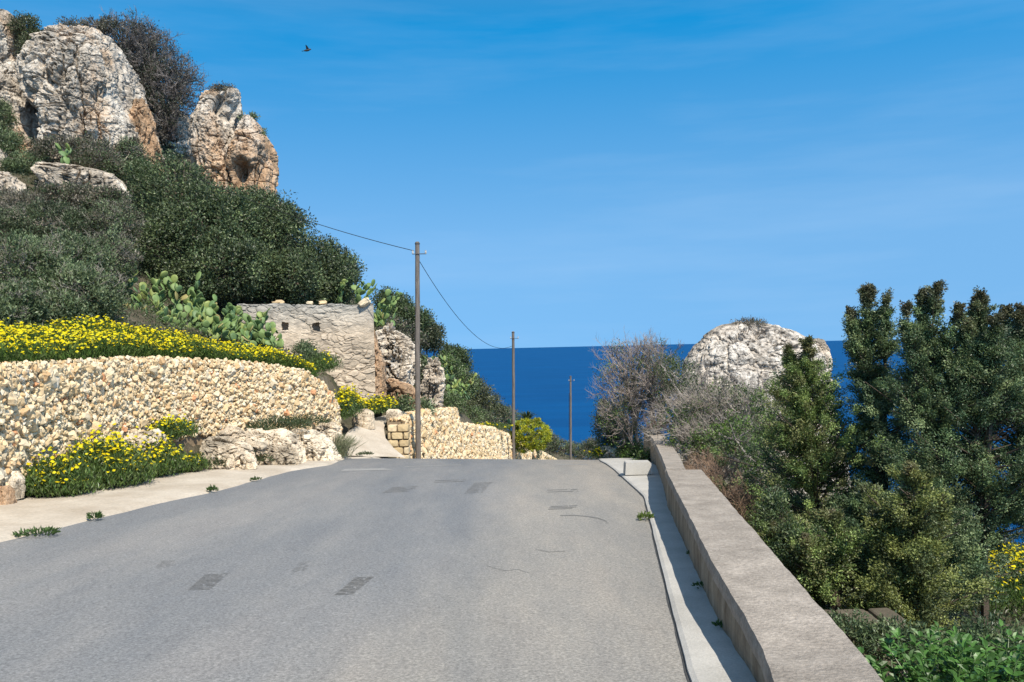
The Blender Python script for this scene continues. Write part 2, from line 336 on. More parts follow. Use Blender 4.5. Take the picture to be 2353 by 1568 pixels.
def zter(x, y):
    x = np.asarray(x, float); y = np.asarray(y, float); sh = x.shape; x = x.ravel(); y = y.ravel(); z = np.zeros(len(x))
    for s in range(0, len(x), 20000):
        d = np.hypot(x[s:s+20000, None]-ctl[None, :, 0], y[s:s+20000, None]-ctl[None, :, 1]); z[s:s+20000] = d@wts[:-1]+wts[-1]
    n = np.stack([x, y, x*0], -1)
    off = .35*fbm(n*.35, 4, 3)+.12*fbm(n*1.3, 3, 9)
    lx = xl(y); wl = np.interp(y, W1P[:, 1], W1P[:, 0])+.1       # outer edge of the verge
    wl = np.where(y < 21.5, wl, lx-.35); wl = np.minimum(wl, lx-.3)
    rx = xr(y)+np.where(y < 22, .95, .4)
    dl = np.where(x < wl, wl-x, np.where(x > rx, x-rx, 0)); k = np.clip(dl/.45, 0, 1); k = k*k*(3-2*k)
    k = np.where((x < wl), k, np.clip(dl/.2, 0, 1))
    z = z+off*np.clip(dl/2, 0, 1)
    tl = interp(y, TL[:, [1, 0, 2]]); tr = interp(y, TR[:, [1, 0, 2]]); tz_ = (tl[:, 1]+tr[:, 1])/2-.1
    out_ = np.maximum(np.maximum(tl[:, 0]-.3-x, x-tr[:, 0]-.1), np.maximum(22.8-y, y-29.6)); z = np.where(z > tz_, z+(tz_-z)*np.clip(1-out_/1.0, 0, 1), z)
    return (zroad(x, y)-.12)*(1-k)+z*k if False else ((zroad(x, y)-.12)*(1-k)+z*k).reshape(sh)
gx = np.concatenate([np.arange(-90, -32, 3), np.arange(-32, 14, .4), np.arange(14, 91, 3)])
gy = np.concatenate([np.arange(-15, 2, 1.), np.arange(2, 62, .4), np.arange(62, 100, 1.2), np.arange(100, 162, 4)])
X, Y_ = np.meshgrid(gx, gy); Z = zter(X, Y_)
tag(mk('ground', np.stack([X, Y_, Z], -1), grid_faces(len(gx), len(gy)), EARTH, smooth=True), kind='structure')
s = 40000.
tag(mk('sea', [(-s, 60, -82), (s, 60, -82), (s, s, -82), (-s, s, -82)], [[0, 1, 2, 3]], SEA), kind='structure')

# ------------------------------------------------------------------ road, verge, track, walk
ys = np.concatenate([np.arange(-8, 30, .35), np.arange(30, 84, 1.)]); tt = np.linspace(0, 1, 31)
rg = np.random.default_rng(5)
lx = xl(ys)+.05*fbm(np.stack([ys*1.7, ys*0, ys*0], -1), 3, 4); rx = xr(ys)
XX = lx[:, None]*(1-tt)+rx[:, None]*tt; YY = np.repeat(ys[:, None], 31, 1)
bnd = .70+.05*fbm(np.stack([ys*.25, ys*0, ys*0], -1), 2, 3)[:, None]; kk = np.clip((tt[None]-bnd)/.16+.5, 0, 1); kk = (kk*kk*(3-2*kk))[..., None]
worn = np.array([.84, .875, .93])*(1-kk)+np.array([1.10, 1.07, 1.02])*kk; far = np.clip((ys-12)/9, 0, 1)[:, None, None]; worn = worn*(1-.14*far)
tag(mk('road', np.stack([XX, YY, zroad(XX, YY)], -1), grid_faces(len(tt), len(ys)), ASPH, col=worn.reshape(-1, 3), smooth=True), kind='structure')
ysv = np.arange(-8, 26, .2); lo = xl(ysv)+.03+.07*fbm(np.stack([ysv*2.3, ysv*0, ysv*0], -1), 4, 8)
wl = np.interp(ysv, W1P[:, 1], W1P[:, 0])-.7; wl = np.where(ysv > 21.5, xl(ysv)-1.4, wl); wl = np.minimum(wl, lo-.8)
tt = np.linspace(0, 1, 24); XX = lo[:, None]*(1-tt)+wl[:, None]*tt; YY = np.repeat(ysv[:, None], 24, 1)
rise = .028*np.clip(tt*24/1.5, 0, 1)[None, :]+.02*fbm(np.stack([XX.ravel()*1.5, YY.ravel()*1.5, XX.ravel()*0], -1), 4, 2).reshape(XX.shape)*np.clip(tt*6, 0, 1)
ZZ = zroad(XX, YY)+.004+rise; ZZ[:, 0] -= .03
tag(mk('verge', np.stack([XX, YY, ZZ], -1), grid_faces(24, len(ysv)), VERGE, smooth=True), kind='structure')
tt = np.linspace(-.25, 1.0, 14)[None, :, None]; V = TL[:, None]*(1-tt)+TR[:, None]*tt; V[..., 2] += .05+.03*fbm(V.reshape(-1, 3)*1.5, 4, 6).reshape(V.shape[:2]); V[:, 0, 2] -= .3
tag(mk('dirt_track', V.reshape(-1, 3), grid_faces(14, 26), VERGE, smooth=True), kind='structure')
# raised concrete walk between kerb line and parapet
BASEL = [G(u, v, .05) for u, v in ((1722, 1568), (1693, 1508), (1627, 1363), (1569, 1243), (1536, 1173), (1501, 1094))]
KB = [(-8, .45), (0, .86)]+[(p[1], p[0]) for p in BASEL]+[(24, 2.9), (26, 3.2)]
def xb(y): return interp(y, KB)[..., 0]
yw = np.arange(-8, 25, .25); jag = .006*fbm(np.stack([yw*3, yw*0, yw*0], -1), 3, 5)
l2 = xr(yw)+.012+jag; r2 = xb(yw)+.3
rows = []
for y, a, q in zip(yw, l2, r2):
    rows += [(a-.01, y, zroad(a, y)-.1), (a, y, zroad(a, y)+.022), (a+.03, y, zroad(a, y)+.034), ((a+q)/2, y, zroad((a+q)/2, y)+.05), (q, y, zroad(q, y)+.06)]
tag(mk('pavement', rows, grid_faces(5, len(yw)), CONC), kind='structure')
rows = []
for y, a in zip(yw, l2): rows += [(a-.014-.012*max(0, float(fbm([[y*2.1, 0, 0]], 3, 6)[0])+.25), y, zroad(a, y)+.004), (a-.004, y, zroad(a, y)+.006)]
tag(mk('gutter_gap', rows, grid_faces(2, len(yw)), DARK), kind='structure')

# marks lying on the road
def mark(name, quads, mat):
    V, F = [], []
    for q in quads:
        b0 = len(V)
        for (u, v) in q: p = G(u, v, .004); V.append(p)
        F.append([b0, b0+1, b0+2, b0+3])
    tag(mk(name, V, F, mat), kind='structure')
RS = random.Random(4)
def hatch(u, v, w_, h, n, lean, thick=.45):
    qs = []
    for i in range(n):
        t_ = i/n; y0 = v+h*t_; x0 = u-lean*t_; th = h/n*thick
        a_ = 0.
        while a_ < 1:
            b_ = min(1, a_+RS.uniform(.4, 1.2)); j_ = RS.uniform(-.15, .15); th_ = th*RS.uniform(.8, 1.1)
            if RS.random() < .97: qs.append([(x0+w_*a_, y0+th_-2.2*a_+j_), (x0+w_*b_, y0+th_*RS.uniform(.8, 1)-2.2*b_+j_), (x0+w_*b_, y0-2.2*b_+j_), (x0+w_*a_, y0-2.2*a_+j_)])
            a_ = b_+RS.uniform(.02, .15)
    return qs
mark('dark_road_mark', hatch(815, 1327, 44, 42, 13, 50, .42), ROAD_DARK)  # hatched patch of tyre marks
mark('dark_road_mark', hatch(470, 1320, 54, 38, 13, 42, .3), ROAD_DARK)  # second hatched tyre patch, farther left
mark('dark_road_mark', hatch(1265, 1163, 62, 10, 3, 8, .45)+hatch(1257, 1126, 70, 8, 2, -2, .3), ROAD_DARK)  # thin dark streaks across the right lane near the crest
mark('dark_road_mark', hatch(1090, 1110, 42, 26, 9, 26, .22)+hatch(900, 1120, 60, 14, 5, 26, .25)+hatch(1000, 1104, 70, 7, 2, 6, .3)+hatch(690, 1292, 30, 24, 8, 24, .18)+hatch(370, 1290, 34, 16, 5, 16, .18), ROAD_DARK)
def crackline(pts, wpx):
    q = []
    for (a, b_), (c_, d_) in zip(pts[:-1], pts[1:]): q.append([(a, b_+wpx), (c_, d_+wpx), (c_, d_), (a, b_)])
    return q
mark('road_crack', crackline([(1287, 1184), (1320, 1183), (1352, 1186), (1375, 1190), (1392, 1196), (1396, 1201)], 1.6)+crackline([(860, 1310), (885, 1345), (897, 1385), (892, 1425)], .8)
     + crackline([(1230, 1262), (1262, 1268), (1300, 1266)], .6)+crackline([(1120, 1300), (1158, 1311), (1190, 1308), (1215, 1316)], .6), ROAD_DARK)
mark('worn_road_paint', [[(782, 1083), (905, 1080), (880, 1076), (792, 1078)]]+crackline([(930, 1072), (1010, 1069), (1060, 1068)], 1.3)+crackline([(1275, 1068), (1350, 1067)], 1.2), WHITE)

# ------------------------------------------------------------------ parapet walls on the right
def loft(name, secs, mat, parent, n=3, amp=.012, seed=0, col=None):
    "secs: list of rings (k,3); noise-roughened skin with end caps"
    S = np.array(secs); m = S.shape[1]; V = S.reshape(-1, 3)
    nz_ = np.stack([fbm(V*4+31*i, 4, seed+i, .6) for i in range(3)], -1)*amp; V = V+nz_
    F = [grid_faces(m, len(S), True), np.array([list(range(m))]), np.array([[len(V)-1-i for i in range(m)]])]
    return mk(name, V, F, mat, parent, col)
def ring(l, r, z0, y, k=6, kz=5):
    "closed section: left foot up the face, across the top, down the back"
    (xL, zL), (xR, zR) = l, r
    pts = [(xL, y, z0+(zL-z0)*i/kz) for i in range(kz)]+[(xL+.012, y, zL)]+[(xL+(xR-xL)*i/k, y, zL+(zR-zL)*i/k) for i in range(1, k)]+[(xR-.01, y, zR)]+[(xR, y, z0+(zR-z0)*i/kz) for i in range(kz-1, -1, -1)]
    return pts
KW = [(-6, *(P(1772, 1568, 3.8)+np.array([-1.0, 0, .04]))[[0, 2]]), (3.8, *P(1772, 1568, 3.8)[[0, 2]]), (4.43, *P(1749, 1491, 4.43)[[0, 2]]), (6.1, *P(1635, 1295, 6.1)[[0, 2]]), (11.9, *P(1528, 1079, 11.9)[[0, 2]])]
KWR = [(-6, 0.64, .12), (3.8, *P(2037, 1568, 3.8)[[0, 2]]), (4.43, *P(1975, 1491, 4.43)[[0, 2]]), (6.1, *P(1801, 1295, 6.1)[[0, 2]]), (11.9, *P(1613, 1079, 11.9)[[0, 2]])]
KWR[0] = (-6, KW[0][1]+.5, KW[0][2])
def parapet(name, y0, y1, kl, kr, label, seed, step=.09):
    root = thing(name, (float(interp(y0, kl)[0]), y0, float(zroad(1.5, y0))), label, 'wall', 'low roadside parapet segments')
    core, top = [], []
    for y in np.arange(y0, y1+.01, step):
        (a, za), (c_, zc) = interp(y, kl), interp(y, kr); z0 = float(zroad(a, y))
        core.append(ring((a+.018, za-.075), (c_-.018, zc-.075), z0-.5, y, 5, 7))
        top.append(ring((a, za), (c_, zc), min(za, zc)-.08, y, 7, 2))
    loft('wall_body', core, SIDE, root, amp=.016, seed=seed); loft('coping', top, COPING, root, amp=.009, seed=seed+5)
    return root
KW2 = [(11.9, *P(1529, 1077, 11.9)[[0, 2]]), (14.5, *P(1519, 1050, 14.5)[[0, 2]]), (17, *P(1508, 1026, 17)[[0, 2]]), (19.5, *P(1499, 1008, 19.5)[[0, 2]]), (22.5, *P(1476, 984, 22.5)[[0, 2]])]
KW2R = [(11.9, *P(1576, 1077, 11.9)[[0, 2]]), (14.5, *P(1563, 1050, 14.5)[[0, 2]]), (17, *P(1548, 1028, 17)[[0, 2]]), (19.5, *P(1536, 1010, 19.5)[[0, 2]]), (22.5, *P(1508, 984, 22.5)[[0, 2]])]
parapet('roadside_parapet', -6, 11.9, KW, KWR, 'broad low concrete topped parapet nearest the camera beside the white pavement', 3, .06)
parapet('roadside_parapet', 11.92, 22.5, KW2, KW2R, 'narrow far segment of parapet running under the bare grey shrub', 23, .12)
# small concrete block on the pavement
p0 = G(1437, 1091, .06); p1 = P(1497, 1090, p0[1]); zb = zroad(p0[0], p0[1])+.05
secs = [[(p0[0]+.02*0, p0[1]+y, zb), (p0[0]+.015, p0[1]+y, zb+.21), (p0[0]+.03, p0[1]+y, zb+.225), (p1[0]-.02, p1[1]+y, zb+.225), (p1[0], p1[1]+y, zb+.2), (p1[0], p1[1]+y, zb)] for y in (0, .015, .15, .3, .315)]
tag(loft('concrete_block', secs, CONC, None, amp=.008), 'small pale concrete block standing on the pavement against the parapet', 'block')

# ------------------------------------------------------------------ stones
def ico(sub):
    import bmesh
    bm = bmesh.new(); bmesh.ops.create_icosphere(bm, subdivisions=sub, radius=1); V = np.array([v.co[:] for v in bm.verts]); F = np.array([[v.index for v in f.verts] for f in bm.faces]); bm.free(); return V, F
IC1, IC2, IC3 = ico(1), ico(2), ico(3)
def stones(C, S, rng, pal, tmpl, normal_tilt=.5, boxy=.45):
    n = len(C); V0, F0 = tmpl; m = len(V0)
    Vb = np.sign(V0)*np.abs(V0)**(1-boxy)*(1-.25*boxy)
    V = Vb[None]*(1+rng.normal(0, .13, (n, m, 1)))*S[:, None, :]
    q = nrm(np.concatenate([np.ones((n, 1)), rng.normal(0, normal_tilt, (n, 3))], 1)); a, b_, c_, d = q.T
    Rm = np.stack([np.stack([1-2*(c_*c_+d*d), 2*(b_*c_-d*a), 2*(b_*d+c_*a)], -1), np.stack([2*(b_*c_+d*a), 1-2*(b_*b_+d*d), 2*(c_*d-b_*a)], -1), np.stack([2*(b_*d-c_*a), 2*(c_*d+b_*a), 1-2*(b_*b_+c_*c_)], -1)], 1)
    V = np.einsum('nij,nmj->nmi', Rm, V)+C[:, None]
    pal = np.array(pal); ci = rng.choice(len(pal), n, p=PALP if len(pal) == len(PALP) else None)
    col = pal[ci]*rng.uniform(.82, 1.12, (n, 1)); col = np.repeat(col, m, 0)
    return V.reshape(-1, 3), (F0[None]+np.arange(n)[:, None, None]*m).reshape(-1, F0.shape[1]), col
PAL = [(.68, .51, .30), (.74, .58, .37), (.78, .65, .45), (.64, .43, .23), (.74, .64, .49), (.64, .32, .16), (.58, .41, .22)]
PALP = [.28, .30, .24, .07, .06, .018, .032]
def rubble_wall(name, T, B, label, seed, sx=.067, sz=.05, thick=.5, tmpl=IC2, toward=None, cap=True):
    rng = np.random.default_rng(seed)
    seg = np.r_[0, np.cumsum(np.hypot(*(B[1:, :2]-B[:-1, :2]).T))]; Ltot = seg[-1]
    def at(s, h):                                  # h 0..1 up the face
        t_ = np.stack([np.interp(s, seg, T[:, k]) for k in range(3)], -1); b_ = np.stack([np.interp(s, seg, B[:, k]) for k in range(3)], -1)
        return b_*(1-h[:, None])+t_*h[:, None]
    tang = lambda s: nrm(at(s+.2, s*0)-at(s-.2, s*0))*np.array([1, 1, 0])
    Cs, Ss = [], []
    hmax = np.max(T[:, 2]-B[:, 2])
    nr = int(hmax/sz)+1
    for r in range(-2, nr+1):
        ss = []; s_ = rng.uniform(0, sx)
        while s_ < Ltot: ss.append(s_); s_ += sx*rng.choice([.55, .8, 1, 1.35, 1.9], p=[.2, .3, .27, .17, .06])
        ss = np.array(ss); tz = np.interp(ss, seg, T[:, 2]-B[:, 2]); z = (r+.5)*sz+rng.normal(0, sz*.28, len(ss)); ok = z < tz-.02
        ss, z, tz = ss[ok], z[ok], tz[ok]; p = at(ss, z/tz)
        big = rng.choice([.8, 1, 1.35, 2.1], len(ss), p=[.38, .42, .175, .025])
        S = np.stack([sx*.74*big, sx*.62*big, sz*.76*big], -1)*rng.uniform(.8, 1.2, (len(ss), 3))
        tg = tang(ss); nrml = np.stack([tg[:, 1], -tg[:, 0], tg[:, 2]*0], -1)
        p = p+nrml*rng.normal(0, .017, (len(ss), 1)); Cs.append(p); Ss.append(S)
    if cap:
        for row in (0, 1, 2, 3):
            ss = np.arange(0, Ltot, sx*1.05)+rng.uniform(-.03, .03); tg = tang(ss); nrml = np.stack([tg[:, 1], -tg[:, 0], tg[:, 2]*0], -1)
            p = at(ss, ss*0+1)-nrml*(row*.13); p[:, 2] += rng.uniform(-.05, .05, len(ss)); Cs.append(p); Ss.append(np.full((len(ss), 3), sx*.6)*rng.uniform(.6, 1.35, (len(ss), 3)))
    C = np.concatenate(Cs); S = np.concatenate(Ss)
    V, F, col = stones(C, S, rng, PAL, tmpl, .6)
    # packed core behind the facing stones
    ss = np.linspace(0, Ltot, int(Ltot/.25)); tg = tang(ss); nrml = np.stack([tg[:, 1], -tg[:, 0], tg[:, 2]*0], -1)
    ft = at(ss, ss*0+1); fb = at(ss, ss*0); ft[:, 2] -= .06; fb[:, 2] -= .35
    K = np.stack([fb-nrml*.05, ft-nrml*.05, ft-nrml*thick, fb-nrml*thick], 1)
    Fc = [grid_faces(4, len(ss), True), np.array([[0, 1, 2, 3]]), np.array([[3, 2, 1, 0]])+4*(len(ss)-1)]
    VV, FF, CC = join([(V, F, col), (K.reshape(-1, 3), Fc, (.30, .225, .145))])
    return tag(mk(name, VV, FF, STONE, col=CC, loc=tuple(B[0])), label, 'stone wall')
rubble_wall('rubble_wall', W1T, W1B, 'long dry rubble wall of cream stones under the bank of yellow flowers', 1)
W2B = W2T.copy(); W2B[:, 2] = [float(zroad(p[0]+.3, p[1]))-.15 for p in W2T]
W2B[:, 0] += .12
rubble_wall('rubble_wall', W2T, W2B, 'descending dry rubble wall of cream stones behind the utility poles', 2, .105, .085, .5, IC1)

# ashlar pier
rng = np.random.default_rng(8)
def ashlar(name, u0, u1, v0, v1, Y, rows, label, cat, pal, depth=.45, ncol=2, gap=.012, off=None):
    a = P(u0, v0, Y); c_ = P(u1, v1, Y); W_ = c_[0]-a[0]; H = a[2]-c_[2]; V, F, CC = [], [], []
    parts = []
    for r in range(rows):
        z1 = a[2]-H*r/rows; z0 = a[2]-H*(r+1)/rows; cuts = [0]+[(k+(.5 if r % 2 else 0)+rng.uniform(-.12, .12))/ncol for k in range(1, ncol+(0 if not r % 2 else 0))]+[1]
        if r % 2 and ncol > 1: cuts = [0]+[(k+.5)/ncol+rng.uniform(-.04, .04) for k in range(ncol)]+[1]
        jl = rng.uniform(-.04, .04)
        for x0, x1 in zip(cuts[:-1], cuts[1:]):
            xa, xc = a[0]+W_*x0+gap+(jl if x0 == 0 else 0), a[0]+W_*x1-gap; ya = Y-rng.uniform(0, .04)
            za, zc = z0+gap, z1-gap*rng.uniform(.2, 1); g_ = .02
            nx = 6; base = IC2[0]; b2 = np.sign(base)*np.abs(base)**.28
            b2 = b2/np.abs(b2).max(0); b2 = b2+rng.normal(0, .018, b2.shape)
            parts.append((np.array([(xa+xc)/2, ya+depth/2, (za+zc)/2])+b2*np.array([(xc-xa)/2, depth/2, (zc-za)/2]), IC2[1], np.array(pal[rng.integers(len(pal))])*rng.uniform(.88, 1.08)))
    parts.append((np.array([(x, y, z) for x in (a[0]+.04, c_[0]-.04) for y in (Y+.06, Y+depth-.05) for z in (c_[2]-.4, a[2]-.04)]), np.array([[0, 1, 3, 2], [4, 6, 7, 5], [0, 4, 5, 1], [2, 3, 7, 6], [0, 2, 6, 4], [1, 5, 7, 3]]), (.2, .15, .1)))
    V, F, C_ = join(parts)
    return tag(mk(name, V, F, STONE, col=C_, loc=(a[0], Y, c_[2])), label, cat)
ashlar('stone_pier', 886, 941, 977, 1062, 26.3, 5, 'short pier of tan squared blocks at the top of the pale track', 'pier', [(.62, .48, .28), (.66, .53, .34), (.58, .44, .25)])
ashlar('terrace_wall', 1880, 2090, 1425, 1580, 8.0, 4, 'shaded old block wall under the cypresses beyond the parapet', 'stone wall', [(.10, .085, .06), (.13, .11, .08)], .4, 3)  # near black block colours carry the shade of the cypresses

# ruined masonry wall: faceted stones pressed in mortar
def masonry(name, u0, u1, vt, vb, Y0, Y1, label, holes=(), seed=4, nx=300, nz=230):
    a = P(u0, vt, Y0); c_ = P(u1, vt, Y1); bt = P(u1, vb, Y1)[2]; L = np.hypot(c_[0]-a[0], c_[1]-a[1]); H = max(a[2], c_[2])-bt
    s_, h_ = np.meshgrid(np.linspace(0, 1, nx), np.linspace(0, 1, nz)); s_ = s_.ravel(); h_ = h_.ravel()
    q = np.stack([s_*L*3.3, h_*H*6.2, s_*0], -1); q[:, :2] += .55*np.stack([fbm(q*.9, 4, seed), fbm(q*.9+9, 4, seed+3)], -1)
    b1, b2, cid = worley(q, seed); edge = np.clip((b2-b1)*5, 0, 1)
    mort = np.clip(fbm(q*.22, 3, seed+4)*2.2+.35, 0, 1); depth = (.010+.03*(1-mort))*edge*(.3+1.1*cid)+.035*fbm(q*1.3, 5, seed+1, .62)+.12*fbm(q*.16, 3, seed+2)
    dark = np.ones(len(s_))
    for hu, hv, hw in holes:
        hx = (P(hu, hv, (Y0+Y1)/2)[0]-a[0])/(c_[0]-a[0]); hz = 1-(P(hu, vt, Y1)[2]-P(hu, hv, Y1)[2])/H
        dd = np.maximum(np.abs(s_-hx)*L/(hw*.8), np.abs(h_-hz)*H/hw)+.55*fbm(q*1.2, 2, 77); depth = np.where(dd < 1, -.4, depth)
    top = .06*fbm(np.stack([s_*L*1.6, s_*0, s_*0], -1), 4, seed+5)+.025*fbm(np.stack([s_*L*6, s_*0, s_*0], -1), 2, seed+6)
    tx, ty = (c_[0]-a[0])/L, (c_[1]-a[1])/L; nx_, ny_ = ty, -tx
    batter = (1-h_)*.12
    zt = a[2]+(c_[2]-a[2])*s_
    Vf = np.stack([a[0]+tx*s_*L+nx_*(depth+batter), a[1]+ty*s_*L+ny_*(depth+batter), bt+(zt-bt)*h_+top*np.clip(h_*3-2, 0, 1)], -1)
    tone = fbm(q*.35, 4, seed+9)[:, None]; up_ = np.clip(h_[:, None]*3-2.1, 0, 1)
    col = np.array([.50, .41, .31])*(1+.35*tone)*(.86+.28*cid[:, None])*(1-.2*(1-mort)*(edge < .3))[:, None]
    col = col*(1-up_)+np.array([.36, .345, .31])*(1+.4*tone)*up_
    Vb = Vf.reshape(nz, nx, 3)[-1].copy(); Vb2 = Vb+np.array([-nx_, -ny_, 0])*.6; Vb3 = Vb2.copy(); Vb3[:, 2] = bt
    E0 = Vf.reshape(nz, nx, 3)[:, -1]; E1 = E0+np.array([-nx_, -ny_, 0])*.6+.03*fbm(E0*3, 3, 2)[:, None]
    E2 = Vf.reshape(nz, nx, 3)[:, 0]; E3 = E2+np.array([-nx_, -ny_, 0])*.6
    parts = [(Vf, grid_faces(nx, nz), col), (np.concatenate([Vb, Vb2, Vb3]), grid_faces(nx, 3), (.38, .35, .3)), (np.concatenate([E0, (E0+E1)/2+.04*fbm(E0*5, 3, 4)[:, None], E1]), grid_faces(nz, 3), (.42, .33, .25)), (np.concatenate([E3, E2]), grid_faces(nz, 2), (.4, .33, .25))]
    V, F, C_ = join(parts)
    return tag(mk(name, V, F, MASON, col=C_, loc=(a[0], Y0, bt)), label, 'ruin')
masonry('ruined_wall', 545, 858, 699, 925, 28.6, 29.4, 'tall ruined masonry wall with two small square holes beside the prickly pears', [(658, 750, .12), (724, 750, .14)])

rng = np.random.default_rng(77)
for i, (u, dx, lab) in enumerate([(838, .16, 'white loose stone lying on the right end of the ruin top'), (742, .10, 'small tan stone lying on the middle of the ruin top'), (640, .13, 'flat pale stone on the left part of the ruin top'), (712, .08, 'reddish little stone on the ruin top')]):
    c_ = P(u, 696, 29.3); V, F, C_ = stones(c_[None], np.array([[dx*1.5, dx, dx*.7]]), rng, PAL, IC2, .2)
    tag(mk('loose_stone', V, F, STONE, col=C_, loc=tuple(c_)), lab, 'stone', 'loose stones on the ruin')
# ------------------------------------------------------------------ rocks
def rock(name, rows, Y, depth, label, cat='rock', mat=None, seed=0, amp=.3, nu=180, nv=150, group=None, pw=.8, fold=1.0, freq=1.0, pits=()):
    "rows: (v, u left, u right) from the crown down"
    k = np.array(rows, float); v = np.linspace(0, 1, nv)**.9; vv = k[0, 0]+(k[-1, 0]-k[0, 0])*v
    uL = np.interp(vv, k[:, 0], k[:, 1]); uR = np.interp(vv, k[:, 0], k[:, 2])
    ker = np.array([1, 2, 3, 2, 1])/9.
    for _ in range(2):
        uL[2:-2] = np.convolve(uL, ker, 'valid'); uR[2:-2] = np.convolve(uR, ker, 'valid')
    pl = np.array([P(a, b_, Y) for a, b_ in zip(uL, vv)]); pr = np.array([P(a, b_, Y) for a, b_ in zip(uR, vv)])
    cx = (pl[:, 0]+pr[:, 0])/2; ra = np.maximum((pr[:, 0]-pl[:, 0])/2, .02); cz = (pl[:, 2]+pr[:, 2])/2; slope = (pr[:, 2]-pl[:, 2])/(2*ra)
    prof = np.clip(np.sin(np.clip(v*2.2, 0, 1)*math.pi/2), 0, 1)**.6
    rb = depth*np.maximum(prof, .05)
    ph = np.linspace(0, 2*math.pi, nu, endpoint=False)
    cs, sn = np.cos(ph), np.sin(ph); cs = np.sign(cs)*np.abs(cs)**pw; sn = np.sign(sn)*np.abs(sn)**pw
    X_ = cx[:, None]+ra[:, None]*cs; Yw = Y+rb[:, None]*sn+0*X_; Zw = cz[:, None]+slope[:, None]*ra[:, None]*cs
    V = np.stack([X_, Yw, Zw], -1).reshape(-1, 3)
    nrml = np.stack([np.repeat(np.cos(ph)[None], nv, 0), np.repeat(np.sin(ph)[None], nv, 0), np.repeat(np.clip(1-v*7, 0, 1)[:, None], nu, 1)], -1).reshape(-1, 3); nrml = nrm(nrml)
    q = V*freq; warp = np.stack([fbm(q*.6+5*i, 3, seed+i) for i in range(3)], -1)*.8
    b1, b2, cid = worley((q+warp)*np.array([.55, .55, .2]), seed+2)
    crack = np.clip(1-(b2-b1)*6, 0, 1)**1.5
    c1, c2, cid2 = worley((q*1.0+warp*.4)*np.array([2.1, 2.1, 1.8]), seed+3); crack2 = np.clip(1-(c2-c1)*6, 0, 1)**2; c3, c4, _c = worley((q+warp*.2)*np.array([5.5, 5.5, 5.]), seed+5); pit_ = np.clip(1-c3*2.2, 0, 1)*np.clip(fbm(q*.7, 3, seed+21)*3+.5, 0, 1)
    d = amp*(.9*fbm(q*np.array([.9, .9, .6]), 5, seed+7, .6)*fold+.8*(cid-.5)-.9*crack+.16*(cid2-.5)-.10*crack2-.15*pit_+.4*fbm(q*3.5, 5, seed+8, .66))
    tmp = np.abs(fbm(q*np.array([2.4, 2.4, 1.1]), 4, seed+11, .6)); d = d-amp*.35*np.clip(.12-tmp, 0, 1)/.12
    fl = np.abs(fbm((q+warp*.5)*np.array([1.25, 1.25, .22]), 4, seed+31, .55)); d = d-amp*1.0*(np.clip(.09-fl, 0, 1)/.09)**1.6+amp*.5*np.clip(fl-.1, 0, .5)
    lg = np.abs(fbm((q+warp*.6)*np.array([.35, .35, 1.5]), 3, seed+41)); d = d-amp*.45*np.clip(.08-lg, 0, 1)/.08
    for (pu, pv, pr_, pd) in pits:
        c_ = P(pu, pv, Y); dd = np.hypot((V[:, 0]-c_[0]), (V[:, 2]-c_[2])*.8)/pr_; d = d-pd*np.exp(-dd**4)*(nrml[:, 1] < 0)
    edge_keep = 1-.55*np.abs(np.repeat(np.cos(ph)[None], nv, 0)).reshape(-1)**3
    V = V+nrml*(d*edge_keep)[:, None]
    topc = V[:nu].mean(0); V = np.concatenate([V, [topc]]); n = len(V)-1
    F = [grid_faces(nu, nv, True)[:, ::-1], np.array([[n, i, (i+1) % nu] for i in range(nu)])]
    return tag(mk(name, V, F, mat or ROCK, smooth=False, loc=(float(cx[-1]), Y, float(cz[-1]))), label, cat, group)

rock('cliff_rock', [(22, 4, 14), (35, -60, 28), (60, -120, 38), (110, -150, 42), (150, -150, 38), (185, -150, 26), (215, -150, 10)], 46, 2.6, 'rounded grey outcrop at the top left corner of the cliff above the shaded crack', 'cliff', ROCK, 1, .35, 200, 120)
rock('cliff_rock', [(142, 28, 50), (160, 10, 62), (210, -8, 70), (260, 0, 80), (300, 12, 96), (345, 20, 118), (385, 20, 132)], 45.2, 2.2, 'leaning grey rock left of the great pale dome on the cliff', 'cliff', ROCK, 2, .26, 170, 150)
rock('cliff_rock', [(62, 158, 185), (68, 135, 225), (85, 118, 250), (120, 106, 272), (160, 102, 283), (210, 104, 298), (250, 112, 312), (300, 126, 328), (350, 140, 345), (400, 160, 350)], 46, 4.2, 'great pale limestone dome, tallest rock of the cliff, in front of the dark tree', 'cliff', ROCK, 3, .42, 340, 300, pw=.7, pits=((125, 325, .9, 1.0), (310, 262, .6, .6)))
rock('cliff_rock', [(225, 312, 328), (255, 305, 345), (300, 300, 356), (340, 300, 362), (410, 300, 368)], 46.5, 1.4, 'slabby buttress with ochre stains at the lower right of the pale dome', 'cliff', ROCKO, 4, .3, 150, 120)
rock('cliff_rock', [(255, 385, 420), (285, 372, 438), (330, 370, 450), (380, 370, 455)], 54, 1.6, 'shaded grey rock face in the gap between dome and pinnacle', 'cliff', ROCK, 5, .3, 120, 100)
rock('cliff_rock', [(204, 472, 542), (208, 466, 552), (235, 464, 556), (262, 462, 553), (276, 460, 542), (300, 458, 540), (340, 456, 552), (380, 460, 572), (420, 462, 590), (470, 480, 600)], 47, 2.6, 'pale square topped limestone pinnacle against the sky beside the dark tree', 'cliff', ROCKH, 16, .34, 220, 220, pits=((540, 262, .5, .9), (538, 250, .4, .5)))
rock('cliff_rock', [(268, 556, 572), (285, 546, 592), (310, 545, 608), (345, 540, 622), (390, 530, 630), (440, 530, 632), (480, 540, 632)], 46.5, 2.2, 'ochre stained lower shoulder of the cliff with a dark hollow at its right end', 'cliff', ROCKO, 17, .38, 180, 170, pits=((582, 412, .45, 1.2), (560, 300, .4, .4)))
